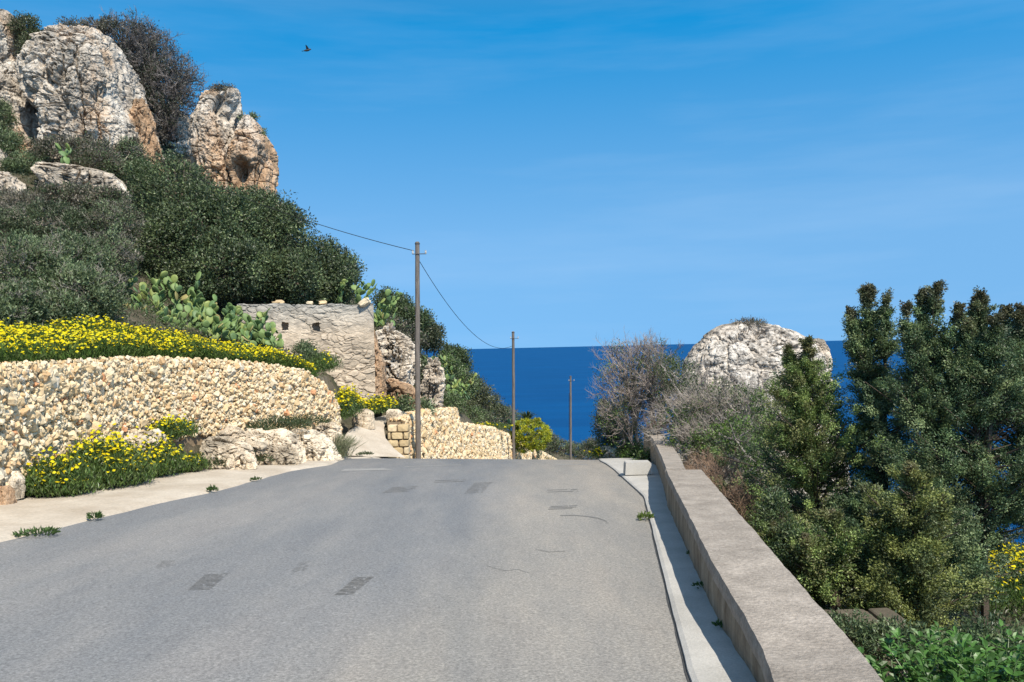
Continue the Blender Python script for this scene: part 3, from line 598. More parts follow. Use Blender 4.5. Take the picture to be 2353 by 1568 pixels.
rock('cliff_rock', [(372, 85, 130), (385, 80, 200), (400, 85, 262), (420, 100, 285), (445, 120, 300), (470, 130, 300)], 40, 1.6, 'low white ledge of rock among shrubs below the pale dome', 'rock', ROCKW, 8, .35, 170, 90)
rock('cliff_rock', [(95, -60, 90), (150, -100, 150), (200, -100, 300), (262, -100, 400), (280, -100, 452), (320, -100, 470), (430, -100, 500)], 54.5, 2.5, 'shaded rock mass joining dome and pinnacle at the back of the cliff', 'cliff', ROCK, 19, .6, 300, 200)
rock('cliff_rock', [(395, -20, 20), (410, -60, 42), (435, -80, 56), (475, -80, 62)], 38, 1.5, 'low white outcrop among shrubs at the left edge', 'rock', ROCKW, 9, .3, 120, 80)
rock('cliff_rock', [(335, -30, 5), (350, -60, 22), (380, -60, 33), (410, -60, 36)], 42, 1.2, 'small grey knob of rock above the white outcrop at the left edge', 'rock', ROCK, 10, .25, 100, 70)
rock('cliff_rock', [(78, 60, 100), (92, 40, 120), (130, 30, 125), (180, 40, 125)], 50, 1.5, 'tan rock patch behind green scrub between the two left cliff rocks', 'rock', ROCKO, 11, .3, 120, 80)
# right of the ruin
rock('limestone_outcrop', [(748, 892, 900), (762, 868, 915), (780, 860, 940), (800, 856, 958), (830, 858, 966), (860, 862, 955), (900, 870, 945)], 33, 1.3, 'white pitted rock face just right of the ruined wall behind the first pole', 'rock', ROCKW, 12, .5, 160, 130, freq=1.6)
rock('limestone_outcrop', [(826, 985, 1005), (845, 975, 1018), (880, 965, 1024), (915, 960, 1018), (950, 960, 1012)], 33.5, .9, 'white bulging rock right of the first pole beside the cactus slope', 'rock', ROCKW, 13, .42, 130, 110, freq=1.6)
rock('limestone_outcrop', [(872, 880, 910), (885, 870, 945), (910, 862, 965), (945, 862, 975)], 31, .9, 'low brownish rock at the foot of the ruined wall', 'rock', ROCKO, 14, .2, 130, 90, freq=1.6)
rock('rubble_buttress', [(755, 852, 862), (800, 850, 872), (850, 848, 884), (925, 842, 888)], 29.9, .6, 'crumbling stone buttress leaning on the right end of the ruin', 'rock', ROCKO, 15, .14, 100, 100, freq=2.0)
rock('limestone_boulder', [(738, 1690, 1730), (748, 1655, 1800), (765, 1618, 1842), (795, 1592, 1872), (830, 1570, 1886), (880, 1562, 1892), (950, 1550, 1900), (1160, 1520, 1960)], 26, 2.0, 'huge round white boulder against the sea behind the twiggy shrubs', 'boulder', ROCKB, 21, .17, 280, 220, freq=1.5)
rock('limestone_boulder', [(780, 1868, 1890), (784, 1862, 1898), (800, 1858, 1900), (850, 1858, 1902), (900, 1858, 1904)], 26.4, .8, 'square topped rock at the right shoulder of the huge boulder', 'boulder', ROCKW, 22, .1, 100, 100, freq=2.0)
# pale rocks under the rubble wall, along the verge
vr = [(('pale boulder beneath the middle of the rubble wall behind yellow daisies'), [(988, 310, 345), (995, 298, 362), (1010, 296, 372), (1040, 296, 372)], 15.7, .5),
      (('small whitish boulder beside the tall daisy clump under the rubble wall'), [(1008, 225, 255), (1018, 212, 275), (1040, 210, 280), (1060, 210, 280)], 14.8, .4),
      (('leftmost white rock of the verge row just right of the daisy clumps'), [(1005, 480, 530), (1015, 468, 560), (1035, 462, 578), (1062, 462, 585), (1075, 465, 588)], 17.4, .5),
      (('broad white weathered rock in the middle of the verge row'), [(985, 570, 640), (997, 555, 668), (1020, 560, 690), (1045, 570, 700), (1066, 575, 700)], 18.6, .7),
      (('pale rock at the right end of the verge row beside the wispy grass'), [(985, 668, 715), (1000, 660, 745), (1025, 672, 770), (1058, 680, 780)], 20, .6),
      (('low white stone between the first and the broad verge rock'), [(1038, 535, 560), (1046, 522, 580), (1062, 520, 592), (1076, 522, 594)], 16.9, .3),
      (('small white stone at the pavement edge before the right verge rock'), [(1034, 640, 662), (1042, 628, 680), (1058, 624, 690), (1068, 626, 690)], 18.1, .3),
      (('white rock close under the rubble wall above the leftmost verge rock'), [(982, 520, 545), (992, 508, 562), (1012, 504, 572), (1030, 506, 575)], 18.4, .3),
      (('pinkish rock under the rounded end of the rubble wall'), [(970, 735, 765), (985, 722, 775), (1015, 725, 785), (1050, 730, 800)], 21.6, .6),
      (('pale stone block at the left foot of the pale track'), [(940, 822, 845), (948, 812, 858), (965, 808, 860), (985, 810, 862)], 26.5, .35),
      (('rounded boulder standing above the block pier'), [(940, 892, 915), (946, 887, 924), (960, 886, 926), (972, 890, 924)], 27.5, .3),
      (('upright pale stone at the left foot of the rubble wall'), [(1082, 28, 42), (1098, 18, 52), (1125, 14, 55), (1145, 16, 54)], 12.15, .14),
      (('orange brown stone at the left edge beside the upright stone'), [(1118, -6, 20), (1128, -14, 28), (1150, -14, 31), (1166, -12, 30)], 11.7, .16)]
for i, (lab, rows, Y, dp) in enumerate(vr):
    rock('verge_rock', rows, Y, dp, lab, 'rock', ROCKO if 'orange' in lab else ROCKP, 40+i, .13 if i < 9 else .035, 130, 90, 'pale rocks along the verge', freq=3.0)
rock('verge_rock', [(1025, 1388, 1402), (1032, 1378, 1420), (1050, 1374, 1430), (1066, 1372, 1432)], 24.5, .5, 'low pale rock beyond the far end of the pavement', 'rock', ROCKP, 60, .1, 80, 60, 'pale rocks along the verge', freq=3.0)

# ------------------------------------------------------------------ vegetation generators
G_DARK = [(.045, .070, .028), (.07, .10, .04), (.10, .135, .055)]
G_CAROB = [(.055, .080, .034), (.085, .118, .048), (.14, .18, .075), (.07, .09, .045)]
G_GREY = [(.08, .115, .05), (.12, .16, .072), (.175, .215, .11)]
G_BROWN = [(.12, .105, .075), (.17, .15, .115), (.10, .105, .065)]
G_CYP = [(.065, .10, .045), (.10, .145, .06), (.15, .19, .085), (.055, .09, .045)]
G_LIME = [(.10, .17, .03), (.14, .23, .045), (.08, .14, .03)]
G_YEL = [(.34, .36, .02), (.42, .40, .02), (.20, .26, .03)]
def pick(pal, idx, jit, rng):
    c = np.array(pal)[idx]; return c*(1+rng.normal(0, jit, (len(c), 1)))
def ball(rng, n): return nrm(rng.normal(size=(n, 3)))
def crown_pts(ells, nclump, per, rng, rc, shell=.2, noise_amp=.3, nfreq=1.3):
    ar = np.array([(e[3]*e[4]+e[3]*e[5]+e[4]*e[5]) for e in ells]); ar = ar/ar.sum(); ei = rng.choice(len(ells), nclump, p=ar)
    E = np.array(ells)[ei]; d = ball(rng, nclump); rr = 1-np.abs(rng.normal(0, shell, nclump)); lump = 1+noise_amp*fbm(d*nfreq*1.5+E[:, :3]*.9, 3, 5)*1.6
    C = E[:, :3]+d*E[:, 3:6]*(rr*lump)[:, None]
    # drop clumps buried deep inside another lobe
    keep = np.ones(nclump, bool)
    for j, e in enumerate(ells):
        q = ((C-np.array(e[:3]))/np.array(e[3:6])); keep &= ~((np.linalg.norm(q, axis=1) < .55) & (ei != j))
    C, d = C[keep], d[keep]; n = len(C)
    ci = np.repeat(np.arange(n), per); bb = ball(rng, n*per); pts = C[ci]+bb*(rng.random((n*per, 1))**.4)*rc*1.55*rng.uniform(.6, 1.25, n)[ci][:, None]*np.array([1, 1, .8])
    global HINT; HINT = bb*.9+d[ci]*.6+np.array([0, 0, .25])
    return pts, ci, d[ci], n
def twigs(base, dirs, length, levels, rng, kids=(5, 5, 4), spread=.7, r0=.03, gravity=0., updrift=.2, shrink=.62, wig=.12):
    "returns segment arrays of a branching skeleton and its tips"
    A, B, ra, rb = [], [], [], []
    S = np.repeat(np.array(base)[None], len(dirs), 0)+rng.normal(0, .05, (len(dirs), 3)); D = nrm(np.array(dirs)); Ln = np.full(len(dirs), length)*rng.uniform(.7, 1.15, len(dirs)); r = r0; tips = None
    for lv in range(levels+1):
        n = len(S); p = S; d = D; nodes = [p]; ns = 4 if lv < 3 else 3
        for k in range(ns):
            d = nrm(d+rng.normal(0, wig*2, (n, 3))+np.array([0, 0, updrift*.25])); q = p+d*(Ln/ns)[:, None]
            A.append(p); B.append(q); f0, f1 = 1-.55*k/ns, 1-.55*(k+1)/ns; ra.append(np.full(n, r*f0)); rb.append(np.full(n, r*f1)); p = q; nodes.append(q)
        Nn = np.stack(nodes, 1); tips = (p, d)
        if lv == levels: break
        kd = kids[lv]; idx = np.repeat(np.arange(n), kd); t_ = rng.uniform(.3, 1, n*kd)*ns; i0 = np.minimum(t_.astype(int), ns-1); f = (t_-i0)[:, None]
        S = Nn[idx, i0]*(1-f)+Nn[idx, i0+1]*f; dd = nrm(Nn[idx, i0+1]-Nn[idx, i0]); D = nrm(dd+rng.normal(0, spread, (n*kd, 3))+np.array([0, 0, updrift])); Ln = Ln[idx]*shrink*rng.uniform(.6, 1.2, n*kd); r *= .5
    return np.concatenate(A), np.concatenate(B), np.concatenate(ra), np.concatenate(rb), tips
def ell(u, v, Y, ru, rv, dfac=1.0):
    c_ = P(u, v, Y); k = Y/FPX; return (c_[0], c_[1], c_[2], ru*k, (ru+rv)/2*k*dfac, rv*k)

def bush(name, ells, label, cat, pal, n=220, per=60, L=.09, W=.045, rc=.22, seed=1, group=None, bare=0, barecol=(.30, .27, .24), trunk=.08, mat=None, shell=.2, upb=.4, palw=None, base=None, jit=.16, tw=True):
    rng = np.random.default_rng(seed); ells = [ell(*e) for e in ells]; E = np.array(ells)
    lowest = E[np.argmin(E[:, 2]-E[:, 5])]; cx, cy = E[:, 0].mean(), E[:, 1].mean()
    if base is not None: cx, cy = base[0], base[1]
    z0 = float(zter(np.array([cx]), np.array([cy]))[0]) if base is None else base[2]
    z0 = min(z0, E[:, 2].min()-.1)
    root = thing(name, (cx, cy, z0), label, cat, group)
    pts, ci, d, nc = crown_pts(ells, n, per, rng, rc, shell)
    D = d*.6+np.array([0, 0, upb])+rng.normal(0, .75, (len(pts), 3))
    V, F, k = leaves(pts, D, L*rng.uniform(.6, 1.25, len(pts)), W*rng.uniform(.7, 1.2, len(pts)), rng, hint=HINT)
    pidx = rng.choice(len(pal), nc, p=palw)[ci]; mixi = rng.random(len(ci)) < .3; pidx = np.where(mixi, rng.integers(0, len(pal), len(ci)), pidx)
    cl = np.clip(1+rng.normal(0, .27, nc), .45, 1.8)[ci]; col = pick(pal, pidx, jit, rng)*cl[:, None]
    mk('crown' if cat == 'tree' else 'foliage', V, F, mat or LEAF, root, np.repeat(np.clip(col, .004, 1), k, 0))
    # skeleton: trunk to each lobe centre, limbs to clumps
    A_, B_, ra, rb = [], [], [], []
    b0 = np.array([cx, cy, z0-.15])
    for e in ells:
        c_ = np.array(e[:3]); mid = (b0+c_)/2+rng.normal(0, .1*e[3], 3); A_ += [b0, mid]; B_ += [mid, c_]; ra += [trunk, trunk*.75]; rb += [trunk*.75, trunk*.5]
        for _ in range(14):
            dd = ball(rng, 1)[0]; tip = c_+dd*np.array(e[3:6])*.92; st = mid+(c_-mid)*rng.uniform(.2, 1); m2 = (st+tip)/2+rng.normal(0, .08*e[3], 3)
            A_ += [st, m2]; B_ += [m2, tip]; ra += [trunk*.35, trunk*.2]; rb += [trunk*.2, trunk*.07]
    Vt, Ft = tubes(np.array(A_), np.array(B_), np.array(ra), np.array(rb), 6); parts = [(Vt, Ft, np.array([.12, .095, .075]))]
    mk('trunk' if cat == 'tree' else 'stem', Vt, Ft, BARK, root, np.repeat([[.12, .095, .075]], len(Vt), 0))
    if bare:
        rr = []
        for e in ells:
            m = max(3, int(bare*e[3]*e[5]/sum(q[3]*q[5] for q in ells)))
            dd = ball(rng, m); dd[:, 2] = np.abs(dd[:, 2])*.8; st = np.array(e[:3])+dd*np.array(e[3:6])*.55
            for s0, d0 in zip(st, dd): rr.append(twigs(s0, [d0], min(e[3], e[5])*.55, 2, rng, (5, 4), .6, .012, updrift=.1))
        cs_ = np.array([np.array(e[:3]) for e in ells]); s0_ = np.array([x[0][0] for x in rr]); ne = cs_[np.argmin(np.linalg.norm(s0_[:, None]-cs_[None], axis=2), 1)]
        rr.append((ne, s0_, np.full(len(ne), .014), np.full(len(ne), .012))); rr.append((cs_[:-1], cs_[1:], np.full(len(cs_)-1, .02), np.full(len(cs_)-1, .02)))
        Vb, Fb = tubes(*[np.concatenate([x[i] for x in rr]) for i in range(4)])
        mk('dry_twigs', Vb, Fb, BARK, root, np.repeat([barecol], len(Vb), 0)*1.0)
    return root

# ---- carob trees
CG = 'dense carob trees on the slope'
bush('carob_tree', [(405, 460, 33, 95, 100), (480, 520, 32, 110, 100), (400, 570, 31.5, 85, 85), (520, 610, 31, 95, 80), (440, 650, 31, 90, 50)], 'broad dense green tree directly below the cliff, behind the prickly pears', 'tree', G_CAROB, 1500, 46, .11, .06, .26, 11, CG, trunk=.2)
bush('carob_tree', [(600, 520, 34, 80, 85), (650, 560, 34, 65, 90), (620, 630, 33, 85, 65), (680, 640, 32.5, 50, 55)], 'dense green tree standing behind the middle of the ruined wall', 'tree', G_CAROB, 1000, 46, .11, .06, .26, 12, CG, trunk=.18)
bush('carob_tree', [(735, 610, 35, 45, 55), (770, 650, 35, 50, 48), (790, 615, 36, 32, 38), (720, 665, 34, 45, 32)], 'smallest of the dense green trees, above the right end of the ruined wall', 'tree', G_CAROB, 560, 46, .11, .06, .24, 13, CG, trunk=.12)
# ---- dark dry tree on the cliff top
def dry_tree(name, ells, base, label, seed, ntw=130, leafn=0, pal=G_BROWN, col=(.17, .15, .14), L=.09, cat='tree', group=None, r=.02, tl=.5, kids=(5, 4), n_lv=2, trunk=.12, leafL=(.08, .04), rc=.3, upd=.25):
    rng = np.random.default_rng(seed); ee = [ell(*e) for e in ells]; b0 = np.array(base, float)
    root = thing(name, base, label, cat, group); A_, B_, ra, rb = [], [], [], []; tw = []
    for e in ee:
        c_ = np.array(e[:3]); mid = (b0+c_)/2+rng.normal(0, .12*e[3], 3); A_ += [b0, mid]; B_ += [mid, c_]; ra += [trunk, trunk*.7]; rb += [trunk*.7, trunk*.4]
        m = int(ntw*(e[3]*e[5])/sum(q[3]*q[5] for q in ee))+2
        for _ in range(m):
            dd = ball(rng, 1)[0]; st = c_+dd*np.array(e[3:6])*rng.uniform(.25, .72); s0 = mid+(c_-mid)*rng.uniform(.1, 1)
            A_.append(s0); B_.append(st); ra.append(trunk*.22); rb.append(r)
            tw.append(twigs(st, [nrm(dd+np.array([0, 0, upd]))], tl*min(e[3], e[5]), n_lv, rng, kids, .55, r, updrift=upd))
    Vt, Ft = tubes(np.array(A_), np.array(B_), np.array(ra), np.array(rb), 5)
    mk('trunk' if cat == 'tree' else 'stem', Vt, Ft, BARK, root, np.repeat([col], len(Vt), 0))
    Vb, Fb = tubes(*[np.concatenate([x[i] for x in tw]) for i in range(4)])
    mk('twigs', Vb, Fb, BARK, root, np.repeat(np.array([col])*1.25, len(Vb), 0))
    if leafn:
        pts, ci, d, nc = crown_pts(ee, leafn, 40, rng, rc, .35); D = d*.4+np.array([0, 0, .5])+rng.normal(0, .7, (len(pts), 3))
        V, F, k = leaves(pts, D, leafL[0]*rng.uniform(.6, 1.2, len(pts)), leafL[1], rng)
        colr = pick(pal, rng.integers(0, len(pal), nc)[ci], .15, rng)*(1+rng.normal(0, .15, nc)[ci])[:, None]
        mk('crown' if cat == 'tree' else 'foliage', V, F, LEAF, root, np.repeat(np.clip(colr, .004, 1), k, 0))
    return root
dry_tree('cliff_top_tree', [(285, 105, 51, 75, 65), (350, 150, 51, 75, 70), (405, 195, 50.5, 58, 65), (400, 240, 50, 45, 40), (385, 285, 49.5, 30, 45), (350, 215, 50, 26, 50), (330, 100, 51.5, 60, 48)], P(395, 320, 50), 'dark grey brown wind swept tree behind the pale dome of the cliff', 21, 420, 620, [(.07, .065, .055), (.09, .08, .065), (.05, .062, .035)], (.15, .13, .12), kids=(5, 4), r=.028, tl=.55, trunk=.2, leafL=(.13, .05), rc=.35, upd=.1)

# ---- shrubs on the left slope
SG = 'grey green shrubs on the slope'
shr = [([(60, 640, 22, 110, 95), (150, 610, 23, 80, 70)], 'largest dark grey green shrub at the left edge above the daisies', G_GREY, 700),
       ([(190, 690, 21.5, 90, 75), (120, 720, 20.5, 80, 45)], 'dark shrub in the middle just above the daisy bank', G_GREY, 560),
       ([(-10, 730, 19, 60, 45), (35, 700, 19.5, 55, 50)], 'low shrub at the left edge touching the daisies', G_GREY, 320),
       ([(100, 520, 29, 90, 55), (190, 540, 29, 70, 50)], 'olive shrub halfway up the slope at the left', [(.055, .078, .035), (.08, .105, .05), (.10, .12, .065)], 520),
       ([(245, 600, 26, 60, 65), (265, 520, 29, 50, 55)], 'shrub with pale bare twigs left of the broad green tree', G_BROWN+G_GREY, 460),
       ([(0, 510, 30, 60, 40), (30, 470, 33, 70, 30)], 'brownish scrub under the white outcrop at the left edge', G_BROWN, 260),
       ([(170, 455, 36, 110, 26), (245, 470, 35, 60, 30)], 'brown scrub band under the white rock ledge', G_BROWN+G_GREY[:1], 320),
       ([(165, 350, 42, 95, 30), (225, 370, 41, 60, 24)], 'brownish scrub growing along the foot of the pale dome', G_BROWN+G_GREY[:1], 340),
       ([(0, 275, 43, 24, 46), (10, 335, 42, 36, 30), (50, 378, 41, 44, 24)], 'dark scrub between the leaning rock and the left edge', G_GREY, 300),
       ([(58, 62, 45.5, 30, 22), (84, 90, 45.5, 18, 20), (66, 125, 45.2, 14, 42), (80, 180, 45.2, 9, 30)], 'green scrub on the cliff top near the left corner', [(.07, .09, .03), (.09, .10, .05), (.05, .06, .03)], 220),
       ([(195, 62, 50, 55, 12), (250, 60, 50, 30, 14)], 'thin brown scrub along the crest of the pale dome', G_BROWN, 110),
       ([(300, 350, 43, 26, 30), (270, 390, 41, 34, 20)], 'small green brown shrub at the right foot of the pale dome', G_GREY+G_BROWN[:1], 130),
       ([(330, 395, 41, 30, 26)], 'dark shrub wedged beneath the ochre buttress', G_DARK, 80),
       ([(572, 275, 47, 12, 12), (600, 320, 47, 10, 18)], 'tiny green scrub on the right shoulder of the pinnacle', G_GREY, 50),
       ([(510, 207, 47, 26, 4)], 'thin grass tuft on top of the square pinnacle', G_BROWN, 26)]
for i, (e, lab, pal, n) in enumerate(shr):
    far = e[0][2] > 34
    bush('slope_shrub', e, lab, 'shrub', pal, n, 44, .09 if not far else .12, .036 if not far else .05, .15 if not far else .2, 100+i, SG, bare=(60 if n > 250 else 8) if not far else (12 if n > 100 else 3), trunk=.04, barecol=(.34, .30, .25), upb=.7)

# ---- bushes further along the hill
hb = [([(915, 705, 42, 30, 24), (940, 735, 41, 42, 35), (885, 690, 42, 22, 20)], 'dark green bush on the hill edge behind the cactus near the first pole', 'hill_bush', G_DARK, 240),
      ([(975, 765, 43, 32, 35), (1000, 780, 44, 18, 30)], 'olive bush on the skyline just right of the first pole', 'hill_bush', [(.07, .085, .04), (.09, .10, .05), (.05, .065, .03)], 220),
      ([(1045, 820, 52, 28, 24), (1060, 838, 52, 22, 20)], 'dark evergreen bush where the hill meets the sea horizon', 'hill_bush', G_DARK, 200),
      ([(1020, 850, 47, 35, 35), (1065, 880, 50, 35, 30)], 'grey olive bush on the cactus slope', 'hill_bush', G_GREY+G_LIME[2:], 240),
      ([(1090, 905, 52, 40, 35), (1120, 935, 54, 30, 28), (1060, 940, 46, 35, 22)], 'olive green bush in the middle of the descending hillside', 'hill_bush', [(.09, .105, .045), (.12, .13, .06), (.07, .08, .04)], 320),
      ([(1140, 950, 58, 28, 22), (1170, 960, 60, 26, 20), (1110, 965, 50, 30, 14)], 'brownish bush left of the second pole', 'hill_bush', G_BROWN+G_GREY, 220),
      ([(950, 850, 36, 22, 24), (975, 860, 36, 24, 26)], 'dark shrub between the two white rocks behind the first pole', 'hill_bush', G_GREY+G_BROWN, 150),
      ([(930, 780, 38, 40, 14), (915, 750, 39, 30, 14)], 'brown scrub on top of the white rock by the ruin', 'hill_bush', G_BROWN+G_GREY[:1], 120),
      ([(925, 945, 29.5, 18, 18), (960, 945, 31, 24, 14)], 'grey green shrub behind the block pier', 'hill_bush', G_DARK+G_GREY, 110),
      ([(1255, 1015, 70, 32, 20), (1290, 1030, 74, 26, 16)], 'greyish bush beyond the end of the descending wall', 'hill_bush', G_BROWN+G_GREY, 170),
      ([(1330, 1035, 76, 34, 15), (1360, 1025, 70, 16, 18)], 'brown green bush right of the third pole at the road crest', 'hill_bush', G_BROWN+G_DARK, 170),
      ([(1225, 1040, 58, 14, 18)], 'small blue green bush under the second and third poles', 'hill_bush', [(.06, .10, .06), (.08, .12, .08)], 50)]
for i, (e, lab, nm, pal, n) in enumerate(hb):
    bush(nm, e, lab, 'bush', pal, n, 40, .13, .06, .24, 200+i, 'bushes on the far hillside', bare=8, trunk=.05, barecol=(.25, .22, .19))
bush('euphorbia_bush', [(1218, 1000, 48, 43, 36)], 'rounded yellow green euphorbia dome right of the second pole', 'bush', G_YEL, 330, 60, .07, .05, .10, 231, shell=.05, trunk=.04, jit=.1)
bush('slope_shrub', [(700, 805, 26.5, 22, 14), (715, 830, 25.5, 30, 20)], 'dark round shrub at the foot of the ruined wall beside the daisies', 'shrub', G_GREY+G_DARK, 130, 44, .07, .03, .14, 240, SG, trunk=.03)

# palm like plant
def rosette(name, base, label, cat, n, L, wid, col, seed, stem=.4):
    rng = np.random.default_rng(seed); root = thing(name, base, label, cat); parts = []
    b0 = np.array(base)+np.array([0, 0, stem])
    for i in range(n):
        a = rng.uniform(0, 2*math.pi); el_ = rng.uniform(.1, 1.3); d = np.array([math.cos(a)*math.cos(el_), math.sin(a)*math.cos(el_), math.sin(el_)]); s = nrm(np.cross(d, [0, 0, 1.]))
        ts = np.linspace(0, 1, 6); ctr = b0+d*(ts*L)[:, None]-np.array([0, 0, .35*L])*(ts**2.2)[:, None]; w_ = wid*np.sin(np.clip(ts*.93+.07, 0, 1)*math.pi)[:, None]
        V = np.stack([ctr-s*w_, ctr+s*w_+np.array([0, 0, .01])], 1).reshape(-1, 3); parts.append((V, grid_faces(2, 6), np.array(col)*rng.uniform(.7, 1.25)))
    V, F, C_ = join(parts); mk('fronds', V, F, LEAF, root, C_)
    Vt, Ft = polytube([np.array(base)-[0, 0, .2], b0], [.1, .08]); mk('trunk', Vt, Ft, BARK, root, np.repeat([[.15, .12, .09]], len(Vt), 0))
pb = P(1212, 985, 56); rosette('palm', pb, 'small palm rising behind the yellow green euphorbia dome', 'palm', 70, 1.15, .05, (.07, .10, .04), 3, .5)

# ---- prickly pears
PADM = []
def pad_mesh(i):
    rng = np.random.default_rng(500+i); V0, F0 = IC2; V = V0.copy(); V[:, 2] = V0[:, 2]*.5+.5
    wid = .36+.06*(i % 2); x = V0[:, 0]*wid*(.72+.5*V[:, 2]); y = V0[:, 1]*.075*(1.1-.3*V[:, 2]); V = np.stack([x+.03*V[:, 2]*math.sin(i), y+.05*(V[:, 2]-.3)**2*(1 if i % 2 else -1), V[:, 2]], -1)
    base = [(.14, .22, .07), (.18, .26, .085), (.115, .19, .075), (.24, .29, .085), (.30, .26, .10)][i]
    me_o = mk('pad', V, F0, PAD, None, np.array([base])*(1+.12*fbm(V*4, 2, i))[:, None], True); me = me_o.data; bpy.data.objects.remove(me_o); return me
PADM = [pad_mesh(i) for i in range(5)]
def cactus(base, npads, height, spread, label, seed, size=.30, group='prickly pear cacti', lean=(0, 0)):
    rng = np.random.default_rng(seed); root = thing('prickly_pear', base, label, 'cactus', group)
    pads = []; npads = min(98, int(npads*1.7)); starts = max(2, int(npads/6))
    for i in range(starts): pads.append((np.array([rng.uniform(-spread, spread), rng.uniform(-spread*.5, spread*.5), -.1]), nrm(np.array([rng.normal(0, .35)+lean[0], rng.normal(0, .35), 1.])), size*rng.uniform(.9, 1.15)))
    tries = 0
    while len(pads) < npads and tries < 4000:
        tries += 1; p, d, s = pads[rng.integers(max(0, len(pads)-starts*9), len(pads))]; tip = p+d*s*.93
        if tip[2] > height*rng.uniform(.7, 1.0): p, d, s = pads[rng.integers(0, max(1, len(pads)//2))]; tip = p+d*s*.9
        if tip[2] > height: continue
        pads.append((tip+rng.normal(0, .03, 3), nrm(d*.55+np.array([rng.normal(0, .55)+lean[0]*.5, rng.normal(0, .4), .5])), s*rng.uniform(.8, 1.05) if s > size*.7 else size*.9))
    for p, d, s in pads:
        o = bpy.data.objects.new('pad', PADM[rng.choice(5, p=[.28, .28, .22, .17, .05])]); COL.objects.link(o); o.parent = root; o.location = p
        q = Vector(d).to_track_quat('Z', 'Y'); o.rotation_mode = 'QUATERNION'; o.rotation_quaternion = q @ Matrix.Rotation(rng.uniform(-1.1, 1.1), 3, 'Z').to_quaternion(); o.scale = (s, s*1.1, s)
    return root
cactus(P(345, 755, 25.5), 55, 1.2, .8, 'prickly pear at the left end of the big cluster, beside the dark shrubs', 1)
cactus(P(418, 735, 27), 70, 1.75, .8, 'tallest prickly pear of the cluster in front of the broad green tree', 2, .36)
cactus(P(480, 775, 25.5), 55, 1.15, .8, 'prickly pear in the middle of the cluster right above the daisies', 3)
cactus(P(310, 700, 28), 55, 1.3, .8, 'prickly pear rising at the back left of the cluster against the shrubs', 21, .33)
cactus(P(380, 790, 24.6), 50, .9, .9, 'low prickly pear at the front of the cluster among the first daisies', 22)
cactus(P(515, 800, 25), 50, .95, .8, 'low prickly pear at the front right of the cluster', 23)
cactus(P(550, 775, 26.2), 55, 1.1, .8, 'prickly pear leaning on the left end of the ruined wall', 4)
cactus(P(598, 812, 26), 50, 1.15, .6, 'rightmost prickly pear of the cluster in front of the ruined wall', 5)
cactus(P(880, 745, 33), 42, 1.35, .6, 'yellowish prickly pear above the white rock right of the ruin', 6)
cactus(P(835, 690, 33), 14, .7, .3, 'small prickly pear against the sky on the ruin corner', 16)
cactus(P(1010, 870, 40), 45, 1.5, .7, 'prickly pear on the skyline slope right of the first pole', 7)
cactus(P(1045, 915, 42), 45, 1.3, .8, 'lower prickly pear spilling behind the stepped rubble wall', 8)
cactus(P(1175, 1008, 48), 24, 1.0, .7, 'prickly pear behind the second pole', 9)
cactus(P(148, 375, 39.5), 7, 1.0, .2, 'lone small prickly pear on the scrub below the pale dome', 10, .42)
cactus(P(780, 690, 33.5), 8, 1.1, .15, 'thin prickly pear in front of the smallest green tree', 19, .3)

